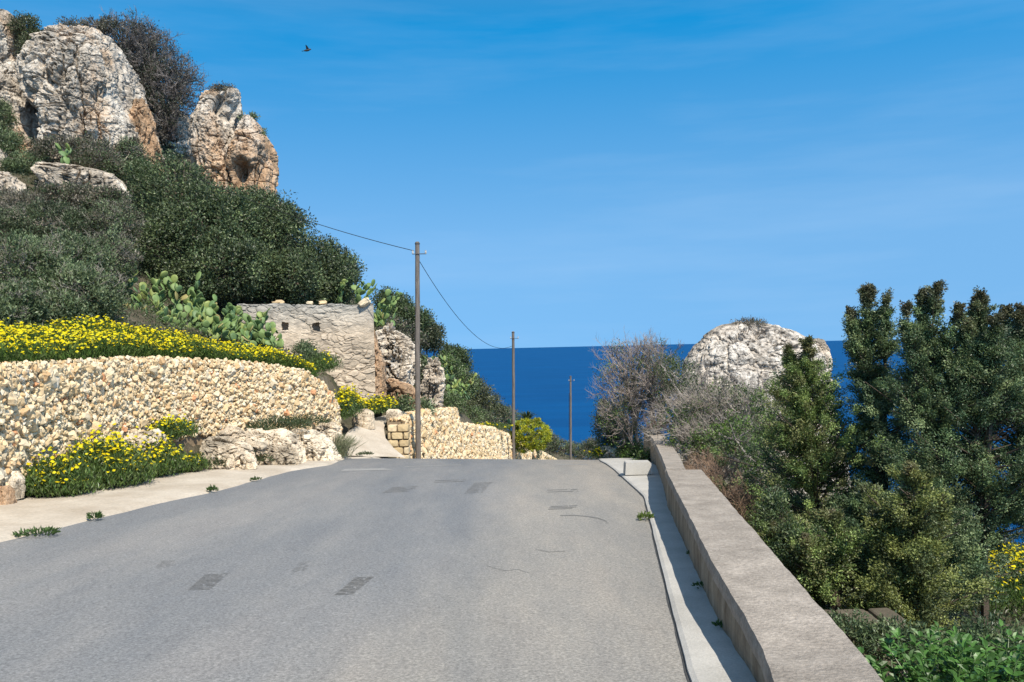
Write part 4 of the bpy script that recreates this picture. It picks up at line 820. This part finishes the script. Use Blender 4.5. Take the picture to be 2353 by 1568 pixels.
# ---- wildflowers
def flowers(name, fn, n, label, seed, kind='thing', H=.45, nflow=2.2, fs=.028, group=None, pal=None, cat='flowers', leafn=9, loc=None, spread=.1, flw=None, clump=.55):
    "fn(rng, n) gives ground points; each tuft has feathery leaves and some daisies on top"
    rng = np.random.default_rng(seed); Gp, hs = fn(rng, n); n = len(Gp); hs = hs*H*rng.uniform(.6, 1.15, n)
    dens = .55+1.5*fbm(Gp*clump, 3, seed)
    k = np.repeat(np.arange(n), leafn); up_ = rng.random(len(k))**.8; pts = Gp[k]+np.stack([rng.normal(0, spread, len(k)), rng.normal(0, spread, len(k)), up_*hs[k]*.9], -1)
    D = np.stack([rng.normal(0, .6, len(k)), rng.normal(0, .6, len(k)), np.full(len(k), .9)], -1); pal = pal or [(.055, .105, .022), (.085, .145, .03), (.12, .17, .045), (.07, .10, .035)]
    V, F, q = leaves(pts, D, rng.uniform(.05, .12, len(k)), rng.uniform(.012, .03, len(k)), rng)
    col = np.repeat(pick(pal, rng.integers(0, len(pal), len(k)), .2, rng), q, 0)
    nf = int(n*nflow); j = rng.choice(n, nf, p=(np.clip(dens, .04, 1.6)/np.clip(dens, .04, 1.6).sum())); fc = Gp[j]+np.stack([rng.normal(0, spread, nf), rng.normal(0, spread, nf), hs[j]*rng.uniform(.8, 1.12, nf)+.03], -1)
    nn = nrm(np.stack([rng.normal(.15, .45, nf), rng.normal(-.3, .45, nf), np.ones(nf)], -1)); S = nrm(np.cross(nn, [0, 1., .1])); T = np.cross(nn, S); r = fs*rng.uniform(.7, 1.2, nf)[:, None]
    ring_ = [fc+(S*math.cos(a)+T*math.sin(a))*r*(1.0 if i % 2 else .82) for i, a in enumerate(np.linspace(0, 2*math.pi, 8, endpoint=False))]
    Vf = np.stack(ring_+[fc+nn*r*.3], 1).reshape(-1, 3); bs = np.arange(nf)[:, None]*9; Ff = np.concatenate([bs+np.array([[i, (i+1) % 8, 8]]) for i in range(8)])
    yel = np.array([(.80, .67, .012), (.85, .73, .02), (.78, .60, .01), (.72, .66, .04)])[rng.integers(0, 4, nf)]*rng.uniform(.8, 1.1, (nf, 1))
    A_ = fc-np.array([0, 0, 1])*(hs[j]*.7)[:, None]; Vs, Fs = tubes(A_, fc-nn*.004, .004, .003)
    loc = Gp.mean(0) if loc is None else loc
    if kind == 'stuff':
        V, F, C_ = join([(V, F, col), (Vs, Fs, (.07, .12, .03)), (Vf, Ff, np.repeat(yel, 9, 0))])
        return tag(mk(name, V, F, PETAL, col=C_, loc=tuple(loc)), label, cat, kind='stuff')
    root = thing(name, loc, label, cat, group)
    V, F, C_ = join([(V, F, col), (Vs, Fs, (.07, .12, .03))]); mk('foliage', V, F, LEAF, root, C_)
    tag(mk('blossoms', Vf, Ff, PETAL, root, np.repeat(yel, 9, 0)), kind='stuff'); return root
def quad_region(front, back):
    "front/back: polylines of (u, v, Y); random ground points between them"
    Fp = np.array([P(*p) for p in front]); Bp = np.array([P(*p) for p in back])
    def fn(rng, n):
        s_ = rng.random(n)*(len(front)-1); t_ = rng.random(n)[:, None]
        a = np.stack([np.interp(s_, range(len(front)), Fp[:, i]) for i in range(3)], -1); b_ = np.stack([np.interp(s_, range(len(front)), Bp[:, i]) for i in range(3)], -1)
        g = a*(1-t_)+b_*t_; return g, np.ones(n)
    return fn
bank_fn = quad_region([(-120, 852, 11.2), (0, 850, 12.4), (150, 842, 14.4), (300, 832, 16.8), (450, 834, 18.8), (600, 846, 20.8), (680, 860, 22.2), (705, 870, 22.8)],
                      [(-120, 808, 16.5), (0, 802, 17.5), (150, 784, 18.6), (300, 784, 20.4), (450, 810, 22.6), (600, 842, 24.2), (680, 860, 24.6), (705, 868, 24.6)])
def bank_fn2(rng, n):
    g, h = bank_fn(rng, n); x = g[:, 0]; h = h*(.95+.5*fbm(g*np.array([.9, .9, 0]), 3, 3))*(1+.12*(x < -7)); return g, h
flowers('daisy_bank', bank_fn2, 16000, 'dense bank of yellow crown daisies along the top of the rubble wall', 31, 'stuff', .37, .62, .030, leafn=10)
def clump(u, v, Y, ru, Yd, hpx):
    "tuft points round a foot point seen at u, v"
    def fn(rng, n):
        a = rng.uniform(0, 2*math.pi, n); r = np.sqrt(rng.random(n)); c_ = P(u, v, Y); g = np.stack([c_[0]+np.cos(a)*r*ru*Y/FPX, c_[1]+np.sin(a)*r*Yd, np.zeros(n)], -1)
        vz = zroad(g[:, 0], g[:, 1])+.03; tz = zter(g[:, 0], g[:, 1]); g[:, 2] = np.maximum(vz, tz) if Y < 21 and v > 1040 else c_[2]+(g[:, 1]-c_[1])*.15
        return g, (hpx*Y/FPX)*(1-.55*r**2)
    return fn
FG = 'daisy clumps by the road'
cl = [((240, 1105, 14.0, 88, .75, 112), 1000, 'tall daisy clump with many yellow heads beside the road verge', .6),
      ((130, 1128, 12.8, 66, .45, 88), 700, 'daisy clump at the far left of the verge, mostly green leaves', .38),
      ((340, 1085, 15.6, 62, .6, 95), 700, 'right hand daisy clump leaning toward the pale rocks', .5),
      ((385, 1005, 16.9, 60, .35, 42), 360, 'small daisy patch growing against the middle of the rubble wall', .6),
      ((432, 1070, 16.4, 26, .3, 42), 200, 'low yellow flowered patch between daisy clumps and white rocks', .25),
      ((795, 955, 25.2, 26, .7, 62), 420, 'daisy drift spilling down past the rounded end of the rubble wall', 1.2),
      ((870, 945, 28.2, 34, .6, 34), 320, 'daisy patch at the foot of the ruined wall beside the track', .9),
      ((1200, 1018, 52, 30, .8, 12), 120, 'thin yellow flowers along the crest of the descending wall', 1.4),
      ((1120, 985, 44, 55, .5, 12), 200, 'thin yellow flowers behind the stepped rubble wall', .8),
      ((1385, 1050, 24.5, 18, .4, 26), 90, 'few yellow flowers by the pale rock past the pavement end', .5),
      ((740, 850, 25.2, 30, .6, 40), 260, 'leafy green clump at the right end of the daisy bank', .1)]
for i, (c_, n, lab, nf) in enumerate(cl):
    flowers('daisy_clump', clump(*c_), n, lab, 300+i, 'thing', 1.0, nf, .03 if c_[2] < 20 else .036, FG, leafn=14, spread=.09 if c_[2] < 20 else .12, clump=1.6)
def bank2(rng, n):
    x = rng.uniform(5.6, 9.5, n); y = rng.uniform(12.2, 16.5, n); return np.stack([x, y, zter(x, y)], -1), np.ones(n)
flowers('daisy_meadow', bank2, 1500, 'sunlit yellow daisies seen low through the cypress trunks', 340, 'stuff', .45, 1.1, .028, leafn=8)

# green weeds: small tufts
def weed(base, label, r, h, n, seed, col=(.07, .13, .03), cat='weed', L=.05, W=.02, name='weed_tuft', group='weeds at the road edges'):
    rng = np.random.default_rng(seed); a = rng.uniform(0, 2*math.pi, n); q = np.sqrt(rng.random(n)); pts = np.array(base)+np.stack([np.cos(a)*q*r, np.sin(a)*q*r*.7, rng.random(n)*h*(1-.6*q)], -1)
    D = np.stack([np.cos(a)*q, np.sin(a)*q, np.full(n, .7)], -1)+rng.normal(0, .35, (n, 3)); V, F, k = leaves(pts, D, L*rng.uniform(.6, 1.3, n), W, rng)
    return tag(mk(name, V, F, LEAF, col=np.repeat(np.array([col])*rng.uniform(.65, 1.4, (n, 1)), k, 0), loc=tuple(base)), label, cat, group)
for i, (u, v, r, h, n, lab) in enumerate([(85, 1229, .22, .05, 260, 'flat grey green weed mat at the left road edge'), (218, 1193, .07, .09, 120, 'small upright weed on the left road edge before the daisy clumps'),
        (488, 1129, .06, .08, 110, 'small weed on the left road edge below the white rocks'), (588, 1104, .08, .05, 90, 'low weed farthest along the left road edge'), (1484, 1192, .09, .07, 150, 'yellowish weed on the kerb of the right pavement')]):
    p = G(u, v, .02); weed(p, lab, r, h, n, 400+i, (.07, .12, .035) if i != 4 else (.12, .18, .04))
for i, (u, v, r, h, lab) in enumerate([(1587, 1275, .03, .03, 'tiny plant at the foot of the parapet, farther one in the shadow'), (1611, 1350, .05, .045, 'dark plant growing at the foot of the parapet in the shadow'), (1654, 1440, .03, .035, 'tiny plant nearest the camera in the parapet shadow')]):
    weed(G(u, v, .06), lab, r, h, 70, 420+i, (.06, .12, .03), L=.03, W=.012)
for i, (u, v, Y, r, h, n, lab) in enumerate([(640, 985, 19.6, .7, .3, 1500, 'grey green herb carpet at the foot of the rubble wall'), (545, 1058, 17.6, .3, .35, 600, 'green herb strip between the first two verge rocks'), (720, 1045, 20.2, .6, .35, 1300, 'dark green herbs over the rightmost verge rocks'),
        (700, 975, 21, .6, .25, 900, 'thin grass under the end of the rubble wall'), (655, 1055, 18.4, .2, .5, 420, 'trailing herbs on the broad white verge rock'), (500, 1070, 16.9, .3, .2, 400, 'low herb fringe before the white verge rocks'),
        (838, 1046, 23.0, .2, .06, 160, 'small weed at the mouth of the pale track'), (600, 1062, 17.9, .25, .2, 300, 'small herb tuft in front of the broad verge rock'), (610, 1000, 18.9, .4, .2, 500, 'herb tuft on top of the verge rocks'), (745, 1000, 21.9, .25, .5, 500, 'herbs climbing the rounded wall end')]):
    weed(P(u, v, Y), lab, r, h, n, 440+i, (.06, .085, .035), 'weed', .075, .02, group='herbs among the verge rocks')
# wispy grass clump
def grass_clump(base, n, h, label, seed, col=(.20, .19, .12), name='grass_clump'):
    rng = np.random.default_rng(seed); A_ = np.array(base)+np.stack([rng.normal(0, .12, n), rng.normal(0, .1, n), np.zeros(n)], -1); d = nrm(np.stack([rng.normal(.25, .45, n), rng.normal(0, .4, n), np.ones(n)], -1)); m = A_+d*h*.55; e = m+nrm(d+np.array([.25, 0, -.1]))*h*.5
    Va, Fa = tubes(A_, m, .006, .005); Vb, Fb = tubes(m, e, .005, .002); V, F, C_ = join([(Va, Fa, col), (Vb, Fb, np.array(col)*1.2)]); return tag(mk(name, V, F, BARK, col=C_, loc=tuple(base)), label, 'grass clump')
grass_clump(P(775, 1050, 21.2), 260, .55, 'wispy straw and green grass clump at the right end of the verge rocks', 5, (.16, .17, .10))

# ------------------------------------------------------------------ right side: shrubs and cypresses
zt = lambda x, y: float(zter(np.array([x]), np.array([y]))[0])
def gb(u, Y): x = P(u, 900, Y)[0]; return (x, Y, zt(x, Y))
dry_tree('bare_shrub', [(1450, 880, 23.5, 70, 90), (1500, 860, 23, 55, 80), (1430, 950, 23, 60, 50), (1530, 900, 22.5, 50, 70)], gb(1480, 23), 'bare grey twiggy shrub against the sea above the far end of the parapet', 51, 230, 260, G_BROWN+G_DARK+G_LIME, (.25, .21, .185), cat='shrub', kids=(5, 5), r=.012, tl=.75, trunk=.05, leafL=(.05, .025), rc=.17, upd=.35)
dry_tree('bare_shrub', [(1640, 930, 17.5, 85, 75), (1720, 960, 17, 70, 80), (1580, 980, 17.5, 70, 70), (1660, 1030, 16.5, 90, 70)], gb(1640, 17), 'wide grey twiggy shrub with sparse green leaves before the huge boulder', 52, 280, 260, G_LIME+G_DARK, (.27, .235, .205), cat='shrub', kids=(5, 5), r=.009, tl=.7, trunk=.05, leafL=(.055, .022), rc=.12, upd=.15)
dry_tree('bare_shrub', [(1650, 1130, 13.5, 60, 75), (1700, 1190, 12.5, 60, 70), (1610, 1090, 14.5, 40, 45)], gb(1680, 13), 'reddish brown dead shrub directly behind the parapet', 53, 300, 0, G_BROWN, (.22, .15, .105), cat='shrub', kids=(6, 5), r=.006, tl=.75, trunk=.025, upd=.1)
bush('green_shrub', [(1400, 985, 25, 30, 45), (1440, 1010, 24.5, 36, 40), (1395, 950, 26, 22, 30)], 'dark green shrub at the seaward end of the pavement', 'shrub', G_DARK+G_BROWN[:1], 260, 44, .06, .03, .14, 61, bare=12, trunk=.03)
bush('green_shrub', [(1465, 1045, 22.8, 28, 22), (1440, 1040, 23.4, 22, 18), (1480, 1060, 20.5, 16, 22)], 'bright green leafy shrub by the end of the parapet', 'shrub', G_LIME+G_DARK, 150, 44, .06, .03, .12, 62, trunk=.02)
bush('green_shrub', [(1560, 870, 21, 42, 56), (1640, 940, 20, 60, 45), (1520, 840, 22, 30, 30), (1600, 960, 19, 40, 50)], 'olive leafy shrub between the bare shrub and the huge boulder', 'shrub', [(.07, .10, .03), (.10, .13, .05), (.05, .07, .03)], 200, 32, .055, .025, .15, 63, bare=14, trunk=.02, barecol=(.3, .27, .25))
bush('green_shrub', [(1690, 1010, 15.5, 60, 50), (1740, 1080, 14.5, 40, 60), (1620, 1020, 16.5, 40, 40)], 'light green leafy shrub before the tall conical cypress', 'shrub', G_LIME+G_GREY, 210, 30, .055, .024, .12, 64, bare=14, trunk=.02, barecol=(.3, .27, .25))
bush('green_shrub', [(1510, 985, 20.5, 36, 34)], 'brown tangled shrub overhanging the far parapet', 'shrub', G_BROWN, 60, 30, .05, .015, .12, 65, bare=30, trunk=.02, barecol=(.16, .12, .10))
bush('green_shrub', [(1815, 1260, 9.5, 34, 60), (1780, 1180, 10.5, 30, 50)], 'green shrub squeezed between parapet and cypress', 'shrub', G_LIME[2:]+G_CYP, 130, 50, .04, .016, .07, 66, trunk=.02)
bush('green_shrub', [(1945, 1450, 7.7, 60, 34), (2040, 1470, 7.5, 60, 36)], 'dark low shrub overgrowing the old block wall', 'shrub', G_CYP, 90, 50, .04, .016, .08, 68, trunk=.015)
bush('green_shrub', [(2150, 1490, 7.4, 70, 40), (2270, 1480, 7.6, 80, 40)], 'dark low shrub between the cypress trunks and the bright leafy plants', 'shrub', G_CYP, 110, 50, .045, .018, .08, 69, trunk=.015)
bush('hill_bush', [(1385, 1052, 62, 30, 14), (1350, 1048, 66, 26, 14)], 'low green bush at the far road crest before the pavement end', 'bush', G_DARK+G_BROWN, 110, 40, .12, .05, .2, 70, trunk=.03)
bush('hill_bush', [(1040, 925, 39, 34, 18), (1085, 955, 42, 30, 18)], 'grey olive shrub right behind the step of the descending wall', 'bush', G_GREY+G_LIME[2:], 130, 40, .10, .04, .17, 71, 'bushes on the far hillside', trunk=.03)
bush('boulder_scrub', [(1722, 746, 26, 34, 9)], 'brown dry scrub tuft on top of the huge boulder', 'scrub', G_BROWN, 46, 40, .09, .02, .1, 67, base=tuple(P(1722, 760, 26)), trunk=.02, bare=10, barecol=(.2, .16, .13))

def cypress(name, base, top, radius, label, seed, nb=110, pal=G_CYP, L=.034, W=.015, per=125, rc=.052, group='cypresses beyond the parapet', low=.12, prof=None, clumps=6.5, tops=()):
    rng = np.random.default_rng(seed); b0 = np.array(base, float); t0 = np.array(top, float); root = thing(name, base, label, 'tree', group); H = t0[2]-b0[2]
    CC, DD, TT, A_, B_, ra, rb = [], [], [], [], [], [], []
    axes = [(b0, t0, radius, nb)]+[(b0+(t0-b0)*.35, np.array(q, float), radius*.42, nb//3) for q in tops]
    for (s0, s1, rad, m) in axes:
        m = int(m*1.2)
        n_ = 8; ax = np.linspace(0, 1, n_+1)[:, None]*(s1-s0)+s0; ax[1:-1] += rng.normal(0, .03*rad, (n_-1, 3)); hh = np.linspace(0, 1, n_+1)
        for i in range(n_): A_.append(ax[i]); B_.append(ax[i+1]); ra.append(.05*(1-hh[i])+.008); rb.append(.05*(1-hh[i+1])+.006)
        for _ in range(m):
            t_ = low+(1-low)*rng.random()**.85 if s0 is b0 else .3+.7*rng.random()**.8; p = np.array([np.interp(t_, hh, ax[:, k]) for k in range(3)]); a = rng.uniform(0, 2*math.pi)
            R_ = rad*(np.interp(t_, [0, .15, .4, .7, .85, 1], prof or [.7, 1, .92, .55, .26, .06]))*rng.choice([.55, .85, 1.05, 1.45], p=[.25, .35, .28, .12]); el_ = rng.uniform(.05, .6)+.25*t_
            d = np.array([math.cos(a)*math.cos(el_), math.sin(a)*math.cos(el_), math.sin(el_)]); Lb = R_/math.cos(el_)*.95; q = p+d*Lb
            A_.append(p); B_.append(q); ra.append(.014); rb.append(.004)
            nc = max(2, int(clumps*Lb/radius+.5))
            for j in range(nc):
                f = .25+.77*(j+rng.random())/nc; CC.append(p+d*Lb*f+rng.normal(0, .09, 3)*Lb+np.array([0, 0, .05*f*f])); DD.append(d); TT.append(t_)
    CC, DD, TT = np.array(CC), np.array(DD), np.array(TT); hole = (fbm(CC*2.6, 3, seed) > -.2) | ((TT > .68) & (fbm(CC*3.1, 3, seed+4) > -.32)); CC, DD, TT = CC[hole], DD[hole], TT[hole]; n = len(CC); k = np.repeat(np.arange(n), per); g = ball(rng, n*per)*(rng.random((n*per, 1))**.4)*1.5; al = rng.uniform(-1.5, 1.5, (n*per, 1))
    sz = (rng.uniform(.6, 1.3, n)*np.interp(TT, [0, .7, .9, 1], [1.15, 1, .72, .5]))[k][:, None]
    pts = CC[k]+g*rc*sz+DD[k]*al*rc*1.2*sz; D = DD[k]*1.0+rng.normal(0, .65, (n*per, 3))
    V, F, q = leaves(pts, D, L*rng.uniform(.6, 1.2, n*per), W, rng, hint=g*.8+DD[k]*.3+np.array([0, 0, .25]))
    pi_ = rng.choice(len(pal), n)[k]; col = pick(pal, pi_, .18, rng)*np.clip(1.3+rng.normal(0, .36, n), .5, 2.4)[k][:, None]
    tipb = np.clip((TT[k]-.9)*8, 0, .6)[:, None]; col = col*(1-tipb)+np.array([.12, .085, .05])*tipb
    mk('crown', V, F, LEAF, root, np.repeat(np.clip(col, .006, 1), q, 0))
    Vt, Ft = tubes(np.array(A_), np.array(B_), np.array(ra), np.array(rb), 5); mk('trunk', Vt, Ft, BARK, root, np.repeat([[.11, .085, .065]], len(Vt), 0))
    return root
def ct(u, v, Y): return P(u, v, Y)
CY1 = [(.08, .12, .035), (.12, .17, .05), (.17, .22, .07), (.14, .15, .06)]
cypress('cypress', gb(1875, 12.2), ct(1850, 782, 12.2), .92, 'conical olive green cypress standing before the huge white boulder', 71, 170, CY1, tops=[ct(1812, 805, 12.4)], prof=[1.5, 1.5, 1.15, .55, .26, .04])
cypress('cypress', gb(2040, 11.8), ct(1993, 664, 11.8), .8, 'tallest leftmost dark cypress with twin pointed tops beside the sea gap', 72, 150, tops=[ct(2036, 678, 11.7), ct(1950, 712, 11.9)], prof=[1.1, 1.15, .7, .36, .2, .03])
cypress('cypress', gb(2135, 10.8), ct(2152, 662, 10.8), .85, 'dark cypress with forked top in the middle of the right hand group', 73, 160, tops=[ct(2116, 676, 10.9), ct(2205, 712, 10.6), ct(2085, 712, 10.7)], prof=[1.3, 1.3, .95, .5, .24, .03])
cypress('cypress', gb(2250, 10.6), ct(2252, 683, 10.6), .85, 'dark cypress with single pointed top near the right edge', 74, 160, tops=[ct(2290, 735, 10.3), ct(2225, 740, 10.5)], prof=[1.3, 1.3, .95, .48, .22, .03], low=.28)
cypress('cypress', gb(2370, 10.8), ct(2345, 712, 10.8), .9, 'cypress cut off by the right edge of the view', 75, 160, tops=[ct(2310, 715, 11), ct(2400, 730, 11)], prof=[1.3, 1.3, .95, .5, .24, .03], low=.32)
cypress('young_cypress', gb(1915, 9.2), ct(1905, 1190, 9.2), .55, 'young olive cypress low in front of the conical one beside the parapet', 76, 70, CY1, tops=[ct(1850, 1250, 9.0)], prof=[1, 1, .9, .6, .3, .06])
cypress('young_cypress', gb(2085, 8.8), ct(2100, 1078, 8.8), .5, 'young yellow green cypress lit in front of the dark group', 77, 75, [(.12, .14, .04), (.18, .20, .06), (.09, .11, .045)], tops=[ct(2010, 1190, 9.0), ct(2165, 1150, 8.8)], prof=[.9, 1, .9, .6, .35, .06])

for i, (u, v, Y, rx_, lab) in enumerate([(1800, 1230, 9.9, .42, 'low cypress shoot leaning over the parapet under the conical cypress'), (1990, 1130, 10.2, .5, 'mid height cypress filling the gap between the conical one and the tall group'), (2150, 1180, 9.6, .5, 'broad low cypress in front of the two middle spires')]):
    cypress('low_cypress', gb(u, Y), ct(u, v, Y), rx_, lab, 90+i, 85, CY1 if i == 0 else G_CYP, low=(.12, .12, .35, .55)[i], prof=[1.1, 1.2, 1.1, .8, .5, .1])
# broad leaved plants at the lower right corner
def broadleaf(base, label, seed, n=14):
    rng = np.random.default_rng(seed); root = thing('leafy_plant', base, label, 'plant', 'bright leafy plants in the lower right corner'); parts = []; A_, B_ = [], []
    for i in range(n):
        a = rng.uniform(0, 2*math.pi); d = nrm(np.array([math.cos(a)*.7, math.sin(a)*.7, rng.uniform(.6, 1.3)])); L_ = rng.uniform(.3, .5); p = np.array(base); tip = p+d*L_; A_.append(p-np.array([0, 0, .1])); B_.append(tip)
        s = nrm(np.cross(d, [0, 0, 1.])); C_, D_ = [], []
        for f in np.linspace(.4, .95, 4):
            for sg in (-1, 1): C_.append(p+d*L_*f); D_.append(s*sg+d*.5+np.array([0, 0, .1])+rng.normal(0, .15, 3))
        C_.append(tip); D_.append(d+np.array([0, 0, -.3])); C_ = np.array(C_); D_ = np.array(D_); m = len(C_); Dn = nrm(D_); up_ = np.array([0, 0, 1.])+rng.normal(0, .25, (m, 3)); S = nrm(np.cross(Dn, up_)); Nn = np.cross(S, Dn)
        Lf = rng.uniform(.05, .08, m)[:, None]; Wf = Lf*.52
        P6 = [C_, C_+Dn*Lf*.3+S*Wf*.5+Nn*.006, C_+Dn*Lf*.68+S*Wf*.45+Nn*.006, C_+Dn*Lf-Nn*.008, C_+Dn*Lf*.68-S*Wf*.45+Nn*.006, C_+Dn*Lf*.3-S*Wf*.5+Nn*.006, C_+Dn*Lf*.5-Nn*.004]
        V = np.stack(P6, 1).reshape(-1, 3); b_ = np.arange(m)[:, None]*7; F = np.concatenate([b_+np.array([[k, (k+1) % 6, 6]]) for k in range(6)])
        parts.append((V, F, np.repeat(np.array([[.075, .175, .035]])*rng.uniform(.5, 1.35, (m, 1)), 7, 0)))
    V, F, C_ = join(parts); mk('leaves', V, F, LEAF, root, C_); Vt, Ft = tubes(np.array(A_), np.array(B_), .006, .003, 5); mk('stem', Vt, Ft, LEAF, root, np.repeat([[.08, .15, .04]], len(Vt), 0))
for i, (u, v, Y) in enumerate([(2070, 1640, 5.6), (2150, 1620, 5.8), (2205, 1600, 6.1), (2260, 1625, 5.8), (2310, 1600, 6.2), (2350, 1630, 5.9), (2180, 1660, 5.3), (2290, 1670, 5.3)]):
    broadleaf(tuple(P(u, v, Y)), ['bright leafy plant nearest the parapet in the lower right corner', 'bright leafy plant second from the parapet', 'tall bright leafy plant in the middle of the corner patch', 'bright leafy plant right of the tall middle one', 'bright leafy plant close to the right edge, rear row', 'bright leafy plant cut off by the right edge', 'low bright leafy plant at the bottom edge, left one', 'low bright leafy plant at the bottom edge, right one'][i], 600+i, 22)

# ------------------------------------------------------------------ undergrowth over the slopes
def undergrowth(name, n, xr_, yr_, label, seed, pal, cond, L=.1, W=.035, per=14, H=.16):
    rng = np.random.default_rng(seed); x = rng.uniform(*xr_, n); y = rng.uniform(*yr_, n); ok = cond(x, y); x, y = x[ok], y[ok]; z = zter(x, y); n = len(x)
    cl_ = fbm(np.stack([x*.5, y*.5, z*.5], -1), 4, seed); k = np.repeat(np.arange(n), per); pts = np.stack([x, y, z], -1)[k]+np.stack([rng.normal(0, .16, len(k)), rng.normal(0, .16, len(k)), rng.random(len(k))*H*(1+cl_[k])], -1)
    D = rng.normal(0, .6, (len(k), 3))+np.array([0, 0, .9]); V, F, q = leaves(pts, D, L*rng.uniform(.6, 1.3, len(k)), W, rng)
    pi_ = np.clip(((cl_*1.8+.5)*len(pal)).astype(int), 0, len(pal)-1)[k]; mx_ = rng.random(len(k)) < .35; pi_ = np.where(mx_, rng.integers(0, len(pal), len(k)), pi_)
    return tag(mk(name, V, F, LEAF, col=np.repeat(pick(pal, pi_, .2, rng), q, 0)), label, 'undergrowth', kind='stuff')
UP = [(.06, .075, .035), (.10, .09, .06), (.075, .10, .035), (.16, .135, .09), (.09, .12, .05)]
wl_at = lambda y: np.interp(y, W1B[:, 1], W1B[:, 0])
undergrowth('undergrowth', 26000, (-30, 4), (14, 80), 'low grey green and straw scrub covering the hillside between the shrubs', 81, UP,
            lambda x, y: (x < np.where(y < 23, wl_at(y)-1.2, np.where(y < 30, xl(y)-2.2, xl(y)-1.1))) & ~((y > 22) & (y < 29.5) & (x > -6) & (y < 30)))
undergrowth('undergrowth', 9000, (2.6, 16), (3, 34), 'low green growth on the ground beyond the parapet', 82, [(.05, .08, .025), (.07, .11, .03), (.10, .10, .05)],
            lambda x, y: x > xr(y)+1.5, .08, .03, 12, .14)

# ------------------------------------------------------------------ poles, cables, bird
def pole(ub, vt, ut, Y, rad, label, bracket=False):
    a = P(ub, 1060, Y); a[2] = float(zroad(a[0], Y))-.35; tpt = P(ut, vt, Y); root = thing('utility_pole', a, label, 'utility pole', 'timber utility poles descending toward the sea')
    rng = np.random.default_rng(int(Y)); n = 14; pts = np.linspace(0, 1, n)[:, None]*(tpt-a)+a; pts[1:-1, :2] += rng.normal(0, .006, (n-2, 2)); pts = np.concatenate([pts, [tpt+np.array([0, 0, .03])]])
    V, F = polytube(pts, np.r_[np.linspace(rad*1.12, rad*.88, n), rad*.6], 12); mk('post', V, F, WOOD, root, smooth=False)
    c_ = tpt-np.array([0, 0, .36]); V, F = polytube([c_+np.array([-.16, -rad, 0]), c_+np.array([.28, -rad, 0])], .014, 6); mk('crossbar', V, F, DARK, root)
    for dx in (-.14, .26):
        q = c_+np.array([dx, -rad, 0]); V, F = polytube([q, q+np.array([0, 0, .05]), q+np.array([0, 0, .07]), q+np.array([0, 0, .11])], [.02, .034, .022, .026], 8); mk('insulator', V, F, CONC, root)
    V, F = polytube([tpt-np.array([0, 0, .05]), tpt-np.array([0, 0, .015])], rad*1.02, 12); mk('cap', V, F, DARK, root)
    return root, c_, a, tpt
_, c1, a1, t1 = pole(960, 558, 959, 27.3, .078, 'tallest nearest weathered timber pole in front of the descending rubble wall')
_, c2, a2_, t2 = pole(1180, 763, 1179, 47.5, .082, 'middle timber pole beside the yellow green euphorbia dome')
_, c3, a3_, t3 = pole(1311, 865, 1311, 69, .085, 'farthest smallest timber pole against the sea')
def cable(pts_or_ends, sag, label, r=.011, n=40):
    a, c_ = [np.array(p) for p in pts_or_ends]; t_ = np.linspace(0, 1, n)[:, None]; pts = a*(1-t_)+c_*t_; pts[:, 2] -= (4*sag*t_*(1-t_))[:, 0]
    V, F = polytube(pts, r, 5); return tag(mk('cable', V, F, WIRE, loc=tuple(a)), label, 'cable', 'overhead cables')
cable((c1+np.array([-.1, -.08, .1]), P(-140, 35, 38.5)), 1.35, 'black cable from the nearest pole up across the pale cliff', .011)
cable((t1+np.array([.07, -.05, -.6]), t2+np.array([-.05, -.08, -.75])), 1.0, 'sagging black cable between the nearest and middle poles', .010)
cable((a3_+np.array([-.14, -.1, .3]), t3+np.array([-.14, -.1, -1.3])), 0, 'thin black cable hanging down the farthest pole', .02)
# dark rod added as the shadow of the middle pole on the far wall
p = P(1170, 1062, 46.3); q = P(1166, 1006, 46.3); V, F = polytube([p, q], .03, 6); tag(mk('pole_shadow_rod', V, F, DARK, loc=tuple(p)), 'thin dark stake standing in for the middle pole shadow on the descending rubble wall', 'shadow_rod')

# bird in flight
bp = P(706, 116, 32); root = thing('bird', bp, 'small dark bird in flight high in the clear sky', 'bird')
def bskin(pts, rad, sides=10): return polytube(pts, rad, sides)
V, F = bskin([bp+np.array(q) for q in ((-.13, 0, -.02), (-.09, 0, -.01), (-.02, 0, 0), (.05, 0, .01), (.09, 0, .03), (.125, 0, .035), (.15, 0, .03))], [.012, .028, .045, .04, .026, .024, .005])
mk('body', V, F, DARK, root, smooth=True)
for sg in (-1, 1):
    ts = np.linspace(0, 1, 8); ctr = bp+np.stack([.03-.05*ts**2, sg*ts*.14, .02+.16*ts-.03*ts**2], -1); ch = .055*(1-ts**2.2)+.008
    V = np.concatenate([np.stack([ctr+np.array([1, 0, 0])*ch[:, None]*.5, ctr-np.array([1, 0, -.1])*ch[:, None]], 1).reshape(-1, 3), np.stack([ctr+np.array([1, 0, 0])*ch[:, None]*.5+[0, 0, .006], ctr-np.array([1, 0, -.1])*ch[:, None]+[0, 0, .006]], 1).reshape(-1, 3)])
    mk('wing', V, [grid_faces(2, 8), grid_faces(2, 8)[:, ::-1]+16], DARK, root)
V = bp+np.array([(-.12, -.012, -.018), (-.12, .012, -.018), (-.2, .035, -.03), (-.2, -.035, -.03), (-.12, -.012, -.012), (-.12, .012, -.012), (-.2, .035, -.026), (-.2, -.035, -.026)])
mk('tail', V, [[0, 1, 2, 3], [7, 6, 5, 4], [3, 2, 6, 7], [0, 3, 7, 4], [1, 5, 6, 2]], DARK, root)
